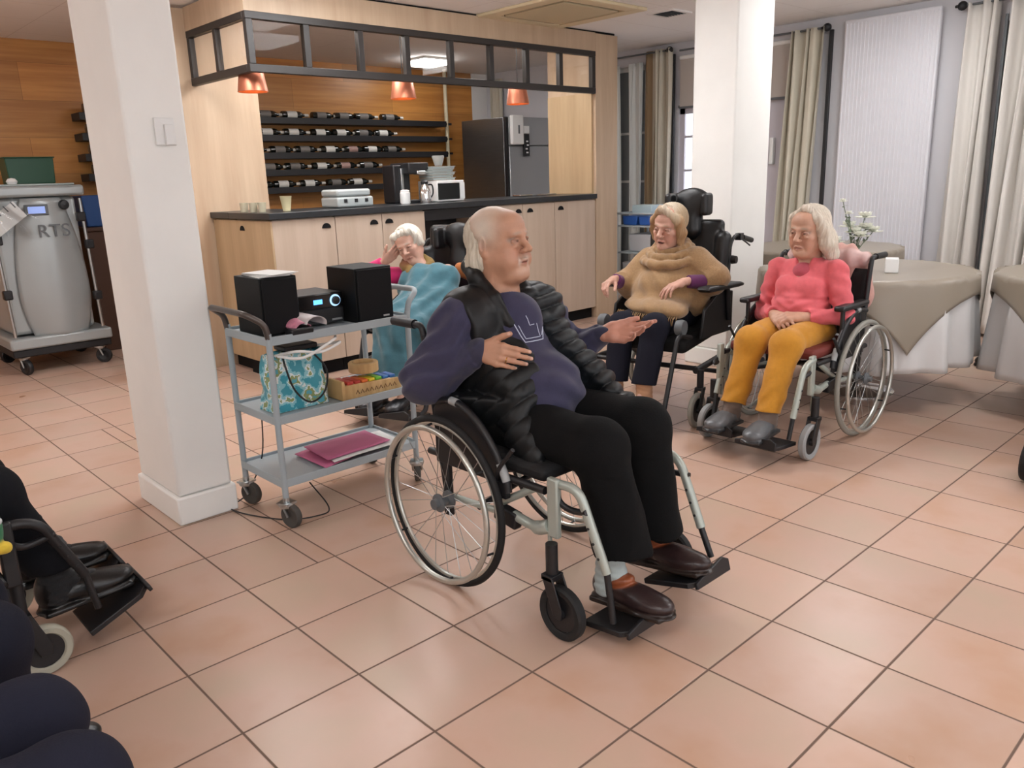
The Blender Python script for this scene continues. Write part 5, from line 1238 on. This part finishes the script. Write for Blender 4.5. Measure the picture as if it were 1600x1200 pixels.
Hm.chain([(.066, -.040, .065), (.086, -.015, .01), (.098, .0, -.06), (.112, .025, -.125)], [.022, .028, .034, .022], .02)
Hm.chain([(.060, .02, .04), (.085, .035, -.04), (.10, .06, -.12)], [.03, .035, .03], .03)
Hm.chain([(-.066, -.030, .060), (-.082, -.0, .0), (-.086, .02, -.07), (-.092, .04, -.115)], [.018, .020, .022, .016], .02)
Hm.chain([(0, .07, .04), (0, .085, -.05), (0, .09, -.13)], [.06, .065, .05], .03)
Hm.pop(); Hm.build('hair', M_hair, .0034, wo, strands(HM2, .0024, 170))
# pink jacket hung on the back of her chair
jk = Sdf('c79a90'); jk.ell((-.12, .13, .895), (.10, .03, .035), .03, 'd6b8b4'); jk.ell((.12, .13, .895), (.10, .03, .035), .03, 'd6b8b4'); jk.cone((.18, .16, .88), (.20, .19, .70), .035, .05, .03, flat=((0, 1, 0), .5)); jk.cone((-.15, .155, .88), (-.13, .165, .66), .07, .08, .03, flat=((0, 1, 0), .45)); jk.cone((.10, .155, .88), (.10, .165, .66), .08, .09, .03, flat=((0, 1, 0), .45))
o = jk.build('jacket', M_cloth, .006, None, lambda P: .008 * wob(P, 30, 2) + .005 * np.sin(P[:, 0] * 80)); o.location = ro; o.rotation_euler = (0, 0, rr); tag(o, 'pale pink jacket hung over the back of the coral-sweatered woman\'s wheelchair', 'jacket')

# ================================================================== reclining care chairs
def care_chair(label, loc, rot, W=.30, hr=(0, 1.17), wings=True, backtop=1.05, casterx=.36, tyre=M_tyreg):
    t = thing('reclining_wheelchair', label, 'wheelchair', loc, rot)
    for s in (-1, 1):
        rear_wheel(t, s * (W + .01), .10, .155, s, tyre, M_greyd, 8, .02)
        front_caster(t, s * casterx, -.545, .095, s, tyre, .31, .04, .028)
        MB().tube(bent([(s * W, .10, .16), (s * W, -.05, .30), (s * (W + .03), -.50, .30)], .06), .018, 12).build('base_frame', M_black, t)
        MB().prism([(.10, .42), (.10, .66), (-.10, .68), (-.30, .60), (-.34, .44)], s * (W - .02) - .010, s * (W - .02) + .010, 'x').build('side_panel', M_black, t, bevel=.006)
        MB().prism([(.14, .685), (.16, .70), (.10, .715), (-.34, .735), (-.37, .722), (-.34, .705), (.08, .685)], s * W - .040, s * W + .040, 'x').build('armrest', M_black, t, bevel=.012)
        MB().tube([(s * W, -.02, .69), (s * W, .02, .50)], .016, 10).build('arm_post', M_black, t)
        hb = MB().tube(bent([(s * .25, .11, .70), (s * .25, .13, .93), (s * .25, .20, .975), (s * .25, .46, .925)], .05), .0105, 10).build('push_handle', M_black, t)
        MB().tube([(s * .25, .32, .953), (s * .25, .47, .923)], .0165, 12).build('grip', M_black, hb)
        MB().tube(arc([(s * .25, .27, .955), (s * .26, .34, .925), (s * .26, .42, .895)]), .005, 8).box((s * .25, .27, .96), (.035, .05, .04)).build('brake_lever', M_black, hb)
        MB().lathe([(.001, -.03), (.022, -.028), (.026, 0), (.022, .028), (.001, .03)], (s * .26, .14, .835), 'x', 16).build('adjust_knob', M_black, t)
        MB().tube(bent([(s * .25, -.40, .46), (s * .25, -.56, .50), (s * .24, -.70, .10), (s * .22, -.72, .075)], .05), .0135, 10).build('legrest_tube', M_black, t)
        MB().lathe([(.001, -.03), (.04, -.025), (.045, 0), (.04, .02), (.001, .02)], (s * .24, -.50, .53), 'x', 20).build('knee_joint', M_greyd, t)
        footplate(t, s * .12, -.73, .065, .20, .22, -.15)
    MB().tube([(-W, .10, .155), (W, .10, .155)], .014, 10).build('axle_tube', M_black, t); MB().tube([(-W - .02, -.45, .30), (W + .02, -.45, .30)], .014, 10).build('cross_tube', M_black, t)
    MB().box((0, -.20, .43), (.48, .50, .09), (.08, 0, 0)).build('seat_cushion', M_bfab, t, bevel=.03)
    b = Sdf('101012'); b.box((0, .13, .76), (.20, .03, .31), .03, .02, rot=(-.10, 0, 0))
    for s in (-1, 1): b.cone((s * .20, .07, .56), (s * .215, .115, backtop - .09), .045, .045, .03)
    b.build('backrest', mat('black_leatherette', '121214', .4, bump=.1, bscale=120), .009, t)
    h = Sdf('101012'); h.ell((hr[0], .135, hr[1]), (.12, .04, .085), .02); h.cone((hr[0], .15, hr[1]), (hr[0], .14, hr[1] - .16), .05, .07, .03)
    for s in (-1, 1): h.box((hr[0] + s * .115, .085, hr[1] - .01), (.022, .055, .065), .02, .02)
    h.build('headrest', mat('black_leatherette', '121214', .4, bump=.1, bscale=120), .008, t)
    MB().tube([(hr[0], .17, .80), (hr[0], .17, hr[1])], .011, 10).build('headrest_bar', M_steel, t)
    return t
bo = (3.375, -.01, 0); br_ = math.radians(-80)
care_chair('black reclining wheelchair with winged headrest under the woman in the tan poncho', bo, br_)
bw = thing('person', 'woman in a tan knitted poncho with purple cuffs, squinting, seated before the right column', 'person', bo, br_)
sk = 'c69a88'
J = dict(pel=(0, -.12, .56), chest=(0, -.10, .79), neck=(0, -.13, .90), headb=(0, -.15, .97), shR=(-.165, -.12, .855), shL=(.165, -.11, .86), elR=(-.27, -.19, .70), elL=(.275, -.12, .735),
         wrR=(-.262, -.355, .752), wrL=(.165, -.310, .755), knR=(-.10, -.54, .52), knL=(.10, -.54, .525), anR=(-.09, -.63, .19), anL=(.09, -.64, .19), toeR=(-.09, -.80, .10), toeL=(.09, -.81, .10))
B = Sdf(sk); body(B, J, sk, .92)
HM3 = frameM((0, -.165, 1.05), (-.08, -1, -.16), (.10, -.1, 1)); head(B, HM3, 1.04, sk, 'ae6f64', 1.4, .009, 'b09a80', .004, 1.05, .0)
hand(B, J['wrR'], (-.10, -.95, -.22), (.25, -.30, -.9), 1, .90, (.55, .75, .8, .85), (.05, .0, -.05, -.08), (.7, .5, .5), sk)
hand(B, J['wrL'], (-.62, -.70, -.28), (-.2, -.1, -.95), -1, .90, (.35, .45, .5, .55), (.05, .0, -.05, -.08), (.8, .5, .2), sk)
B.build('body', M_skin, .0036, bw)
# purple long-sleeved top
for s_, a in ((-1, 'R'), (1, 'L')):
    S = Sdf('5a1f52'); S.cone(J['el' + a], np.array(J['wr' + a]) + (np.array(J['el' + a]) - np.array(J['wr' + a])) * .12, .045, .037, .02, cut=np.array(J['wr' + a]) - np.array(J['el' + a])); S.cone(J['sh' + a], J['el' + a], .05, .045, .02); S.build('purple_sleeve', M_cloth, .005, bw)
Pn = Sdf('9a7a55')
Pn.cone((0, -.12, .79), (0, -.14, .64), .105, .150, .08, flat=((1, 0, 0), 1.7)); Pn.ell((0, -.22, .70), (.19, .14, .13), .06); Pn.cone((-.13, -.12, .83), (.13, -.12, .84), .072, .072, .04)
Pn.cone((-.15, -.12, .83), (-.25, -.19, .72), .085, .075, .05); Pn.cone((-.25, -.19, .71), (-.26, -.27, .735), .075, .050, .03, cut=(0, -1, .2))
Pn.cone((.15, -.12, .84), (.265, -.12, .755), .090, .085, .05); Pn.cone((.265, -.12, .75), (.225, -.20, .745), .080, .050, .03, cut=(-.6, -1, 0))
Pn.ell((0, -.33, .625), (.19, .16, .045), .05, rot=(.12, 0, 0)); Pn.ell((.13, -.40, .60), (.09, .10, .05), .04)
# cowl
for i, (zc, r0, r1) in enumerate(((.855, .135, .026), (.893, .110, .024), (.925, .088, .020))):
    ring_ = [(math.cos(a) * r0 * 1.08, -.135 + math.sin(a) * r0 - .012 * (2 - i) * (math.sin(a) < 0), zc + .030 * math.sin(a) + .012) for a in np.linspace(0, 2 * PI, 17)]; Pn.chain(ring_, [r1] * 17, .006)
Pn.cone((0, -.14, .93), (0, -.165, 1.10), .058, .090, .01, None, 's')
def fold_p(P):
    a = np.arctan2(P[:, 0], -(P[:, 1] + .10)); z = P[:, 2]; r_ = np.clip((.92 - z) * 6, 0, 1)
    u = (z - .9) + .75 * P[:, 0] ** 2 * 3
    return r_ * (.004 * np.sin(6 * a + 5 * z + 1) + .0025 * np.sin(11 * a - 14 * z) + .0045 * np.sin((z + P[:, 0] * .9) * 46 + 1.2 * np.sin(P[:, 0] * 12))) + .002 * wob(P, 70, 3)
Pn.build('poncho', mat('knit_wool', '9a7a55', .95, attr=True, var=.10, vscale=90, bump=.5, bscale=240, sheen=.3), .0048, bw, fold_p)
fr_ = MB()
for i in range(46):
    t_ = i / 45; x = -.16 + .36 * t_; y = -.475 - .03 * math.sin(PI * t_) + .01 * math.sin(i * 2.1); z = .600 - .018 * t_
    fr_.tube([(x, y, z), (x + .004 * math.sin(i), y - .018, z - .012), (x + .006 * math.sin(i * 1.7), y - .022, z - .045 - .01 * math.sin(i * 3))], [.003, .0025, .0015], 5)
fr_.build('fringe', mat('fringe_wool', '8f7250', .95), bw)
Tr = Sdf('1a1b26'); Tr.ell((0, -.12, .545), (.175, .14, .085), .05)
for s_, a in ((-1, 'R'), (1, 'L')):
    kn = np.array(J['kn' + a]); an = np.array(J['an' + a]); Tr.cone((s_ * .09, -.14, .545), kn, .088, .074, .03); Tr.ell(kn, (.075, .075, .073), .03); Tr.cone(kn, an + np.array([0, .0, .035]), .070, .068, .03, cut=(0, -.2, -1))
Tr.build('trousers', M_bcloth, .0055, bw, lambda P: .004 * wob(P, 22, 4))
for s_ in (-1, 1): shoe(bw, (s_ * .09, -.585, .085), (s_ * .095, -.82, .083), (0, -.05, 1), 'b39a78', '8a7355', None, 1.1, 'b98b6a', (s_ * .09, -.64, .25), opening=False, h=.004)
Hm = Sdf('a98a66'); Hm.push(HM3, 1.04)
Hm.ell((0, .020, .034), (.088, .102, .092), .01, 'b09a7c', clip=[((0, -.052, .03), (0, -1, .45))])
Hm.cone((-.02, -.070, .105), (-.072, -.050, .030), .020, .018, .02, '9a7a58'); Hm.cone((0, -.066, .105), (.070, -.050, .050), .022, .022, .02, 'b8a488')
Hm.chain([(.078, -.035, .045), (.088, -.02, -.02), (.080, -.02, -.085)], [.024, .026, .018], .02); Hm.chain([(-.080, -.035, .035), (-.088, -.015, -.02), (-.082, -.01, -.075)], [.020, .022, .016], .02, '9a7a58')
Hm.paint((.01, -.03, .12), (.04, .08, .05), 'd8cbb8', .04, .8)
Hm.pop(); Hm.build('hair', M_hair, .0036, bw, strands(HM3, .0024, 150))

# ================================================================== the woman resting by the bar
po = (2.49, 1.13, 0); pr_ = math.radians(-70)
care_chair('black reclining wheelchair with big padded headrest in front of the bar, behind the speaking man', po, pr_,   .29, (.02, 1.0), True, .98, .30, M_tyreb)
pw = thing('person', 'white-haired woman asleep on her hand by the bar, pink sleeve and teal blanket', 'person', po, pr_)
sk = 'd0a592'
J = dict(pel=(0, -.10, .54), chest=(-.07, -.08, .72), neck=(-.14, -.09, .83), headb=(-.165, -.09, .88), shR=(-.30, -.10, .76), shL=(.06, -.09, .80), elR=(-.53, -.16, .775), elL=(.16, -.15, .62),
         wrR=(-.345, -.165, .865), wrL=(.05, -.30, .60), knR=(-.11, -.52, .52), knL=(.09, -.52, .52), anR=(-.10, -.66, .20), anL=(.08, -.66, .20), toeR=(-.10, -.82, .11), toeL=(.08, -.82, .11))
B = Sdf(sk); body(B, J, sk, .88)
HM4 = frameM((-.205, -.09, .965), (.22, -1, -.22), (-.38, 0, 1)); head(B, HM4, .96, sk, 'b07468', 1.0, 0, 'c8bcb0', 0, .95, 0, True)
hand(B, J['wrR'], (.80, .05, .60), (.6, .3, .75), 1, .85, (.3, .4, .5, .6), (.05, 0, -.05, -.1), (.7, .6, .2), sk)
B.build('body', M_skin, .004, pw)
S = Sdf('c8246a'); S.cone(J['shR'], J['elR'], .060, .056, .03); S.cone(J['elR'], np.array(J['wrR']) * .9 + np.array(J['elR']) * .1, .055, .040, .03, cut=(.8, 0, .45)); S.ell(J['chest'], (.15, .10, .12), .04); 
S.build('pink_jumper', M_cloth, .006, pw, lambda P: .004 * wob(P, 30, 2))
S = Sdf('7d622c'); ring_ = [(-.15 + math.cos(a) * .075, -.10 + math.sin(a) * .07, .835 - .02 * math.cos(a) + .03 * math.sin(a)) for a in np.linspace(0, 2 * PI, 13)]; S.chain(ring_, [.030] * 13, .02); S.paint((-.2, -.1, .84), (.05, .08, .06), '7c3f2a', .02)
S.build('scarf', M_cloth, .005, pw, lambda P: .006 * wob(P, 60, 2))
S = Sdf('3a6672'); S.cone((-.08, -.14, .70), (-.02, -.22, .60), .13, .17, .08, flat=((1, 0, 0), 1.35)); S.cone((-.17, -.14, .755), (.07, -.13, .765), .07, .085, .06); S.cone((-.01, -.25, .58), (-.01, -.52, .54), .15, .11, .06, flat=((1, 0, 0), 1.4)); S.cone((-.01, -.52, .53), (-.0, -.64, .22), .12, .13, .05, flat=((1, 0, 0), 1.3), cut=(0, 0, -1)); S.ell((.14, -.18, .62), (.08, .12, .09), .05)
S.build('blanket', mat('teal_fleece', '4a7f8c', .95, attr=True, var=.08, vscale=30, bump=.3, bscale=120, sheen=.3), .006, pw, lambda P: .012 * wob(P, 20, 5) + .007 * np.sin(P[:, 0] * 55 + 3 * np.sin(P[:, 2] * 14)) + .003 * wob(P, 60, 1))
for s_ in (-1, 1): shoe(pw, (s_ * .09 - .01, -.60, .085), (s_ * .09 - .01, -.83, .083), (0, -.05, 1), '202024', '101012', None, 1.1, None, None, opening=False, h=.005)
Hm = Sdf('d6cfc2'); Hm.push(HM4, .96); Hm.ell((0, .018, .034), (.092, .106, .096), .01, clip=[((0, -.050, .03), (0, -1, .35))]); Hm.cone((-.05, -.055, .085), (.05, -.055, .09), .028, .028, .02)
for a in (-1, 1): Hm.cone((a * .075, -.03, .05), (a * .085, -.005, -.02), .024, .018, .02)
Hm.pop(); Hm.build('hair', M_hair, .004, pw, strands(HM4, .003, 120))
o = Sdf('a5622e'); o.cone((.10, .02, .80), (.26, .06, .74), .05, .06, .03, flat=((0, 1, 0), .7)); o = o.build('orange_cushion', M_cloth, .007, None, lambda P: .004 * wob(P, 40, 1)); o.location = po; o.rotation_euler = (0, 0, pr_); tag(o, 'rust-orange cushion wedged beside the sleeping woman against the headrest', 'cushion')

# ================================================================== onlookers cut off by the left picture edge
def sitter(label, loc, rot, navy, seat=True, shoes='0c0c0e', jacket='24242c', zk=.55, fy=0., pose=None):
    t = thing('person', label, 'person', loc, rot)
    J = dict(pel=(0, -.08, .55), chest=(0, .0, .84), neck=(0, .0, .98), headb=(0, -.01, 1.06), shR=(-.17, -.0, .93), shL=(.17, -.0, .93), elR=(-.24, -.02, .68), elL=(.24, -.02, .68),
             wrR=(-.12, -.22, .66), wrL=(.12, -.22, .66), knR=(-.11, -.50, zk - .04), knL=(.11, -.50, zk - .04), anR=(-.11, -.50 - fy, .16), anL=(.11, -.50 - fy, .16), toeR=(-.11, -.70 - fy, .06), toeL=(.11, -.70 - fy, .06))
    if pose: J.update(pose)
    B = Sdf('c39a82'); body(B, J); [B.paint(np.array(J[k_]) + np.array([0, -.03, -.02]), .11, '0e0e12', .01) for k_ in ('anR', 'anL')]; Mh = frameM((0, -.02, 1.13), (0, -1, -.05)); head(B, Mh, 1.0); 
    hand(B, J['wrR'], (.5, -.8, -.1), (.1, .1, -1), 1, .95); hand(B, J['wrL'], (-.5, -.8, -.1), (-.1, .1, -1), -1, .95); B.build('body', M_skin, .005, t)
    S = Sdf(jacket); S.ell((0, -.06, .60), (.17, .14, .11), .05); S.cone((0, -.04, .68), (0, .0, .86), .14, .125, .06, flat=((1, 0, 0), 1.2)); S.cone((-.09, 0, .92), (.09, 0, .92), .075, .075, .05)
    for a in 'RL': S.cone(J['sh' + a], J['el' + a], .06, .055, .03); S.cone(J['el' + a], J['wr' + a], .052, .036, .02)
    S.cone((0, .0, .97), (0, -.02, 1.12), .06, .08, .01, None, 's'); S.build('jacket', M_cloth, .006, t, lambda P: .005 * wob(P, 25, 2))
    S = Sdf(navy); S.ell((0, -.08, .54), (.17, .14, .09), .05)
    for s_, a in ((-1, 'R'), (1, 'L')):
        kn = np.array(J['kn' + a]); an = np.array(J['an' + a]); S.cone((s_ * .09, -.10, .54), kn, .092, .078, .03); S.ell(kn, (.08, .08, .078), .03); S.cone(kn, an + np.array([0, 0, .03]), .074, .062, .03, cut=(0, 0, -1))
    S.build('trousers', M_bcloth, .006, t, lambda P: .004 * wob(P, 18, 4) + .0018 * wob(P, 50, 1))
    for a in 'RL':
        an = np.array(J['an' + a]); to = np.array(J['toe' + a]); hz = an[2] - .105
        d_ = to - an; d_[2] = 0; d_ = nrm(d_); h_ = an - d_ * .06; h_[2] = hz; e_ = h_ + d_ * .27 + np.array([0, 0, (to[2] - .05) - hz if pose else 0.])
        shoe(t, h_, e_, (0, 0, 1), shoes, '0a0a0a', None, 1.1, '101014', an + np.array([0, .0, .09]), opening=False, h=.005, high=.03)
    Hm = Sdf('8a8078'); Hm.push(Mh); Hm.ell((0, .02, .034), (.086, .102, .092), .01, clip=[((0, -.05, .03), (0, -1, .35))]); Hm.pop(); Hm.build('hair', M_hair, .005, t, strands(Mh))
    if seat:
        c = thing('side_chair', 'plain chair under the ' + label, 'chair', loc, rot)
        c['label'] = seat
        MB().box((0, -.14, .425), (.42, .44, .04)).build('seat', M_bfab, c, bevel=.01); MB().box((0, .12, .74), (.40, .025, .34), (-.08, 0, 0)).build('backrest', M_bfab, c, bevel=.01)
        for sx in (-1, 1):
            MB().tube([(sx * .19, -.33, 0), (sx * .19, -.33, .41)], .012, 10).build('leg', M_greyd, c); MB().tube([(sx * .19, .10, 0), (sx * .19, .08, .42), (sx * .19, .13, .86)], .012, 10).build('leg', M_greyd, c)
    return t
sitter('nearest onlooker at the bottom left edge, in navy trousers', (-.99, -1.53, 0), PI / 2 + .02, '1c1d2a', 'dark chair of the nearest onlooker at the bottom left edge', zk=.525, fy=-.22)
sitter('second onlooker at the left edge in dark trousers, beside the wheelchair user', (-1.0, -1.0, 0), PI / 2, '181924', 'dark chair of the second onlooker at the left edge', zk=.55)
legs_c = {-1: (.23, [(0, -.45, .48), (0, -.56, .47), (-.02, -.66, .26), (-.02, -.68, .14)], (.12, -.74, .10, .18, .20, -.4)), 1: (.23, [(0, -.45, .48), (0, -.56, .47), (-.02, -.66, .26), (-.02, -.68, .14)], (.12, -.74, .10, .18, .20, -.4))}
wheelchair('wheelchair with grey casters and raised footplates at the left picture edge', (-.80, -.16, 0), PI / 2, .29, M_tyreg, mat('caster_pale', 'a8a595', .6), .22, -.52, .075, .88, .68, M_bfab, legs_c, M_frame=M_black)
sitter('person in black shoes sitting in the wheelchair at the left edge', (-.80, -.16, 0), PI / 2, '101116', None, '08080a', '1c2a22', .58, .1, dict(knR=(-.10, -.48, .53), knL=(.10, -.48, .53), anR=(-.12, -.60, .24), anL=(.13, -.60, .24), toeR=(-.12, -.80, .20), toeL=(.13, -.80, .20)))
o = Sdf('1f6a44'); o.ell((0, 0, 0), (.06, .05, .085), .02); o.cone((-.05, -.03, -.05), (.05, -.03, -.06), .016, .016, .01, 'd8b83a'); o.cone((-.045, -.035, .03), (.045, -.035, .02), .012, .012, .01, 'c9cfd0')
o = o.build('pouch', M_cloth, .005, None, lambda P: .003 * wob(P, 50, 1)); o.location = (-.385, -.42, .50); tag(o, 'green pouch with a yellow band beside the wheelchair at the left edge', 'bag')
# wheelchair just entering at the right edge
t = wheelchair('wheelchair whose front caster shows at the right picture edge', (3.72, -2.24, 0), math.radians(-90), .29, M_tyreb, M_tyreb, .275, -.53, .088, .88, .68)
# black slipper under the right-hand table
shoe(None, (5.33, -1.18, .001), (5.24, -1.13, .001), (0, 0, 1), '0c0c0e', '0a0a0a', None, 1.0, None, None, 'slipper', .004, False)
o = [o for o in COL.objects if o.name == 'slipper'][0]; tag(o, 'small black slipper on the floor by the right-hand tablecloth', 'shoe')
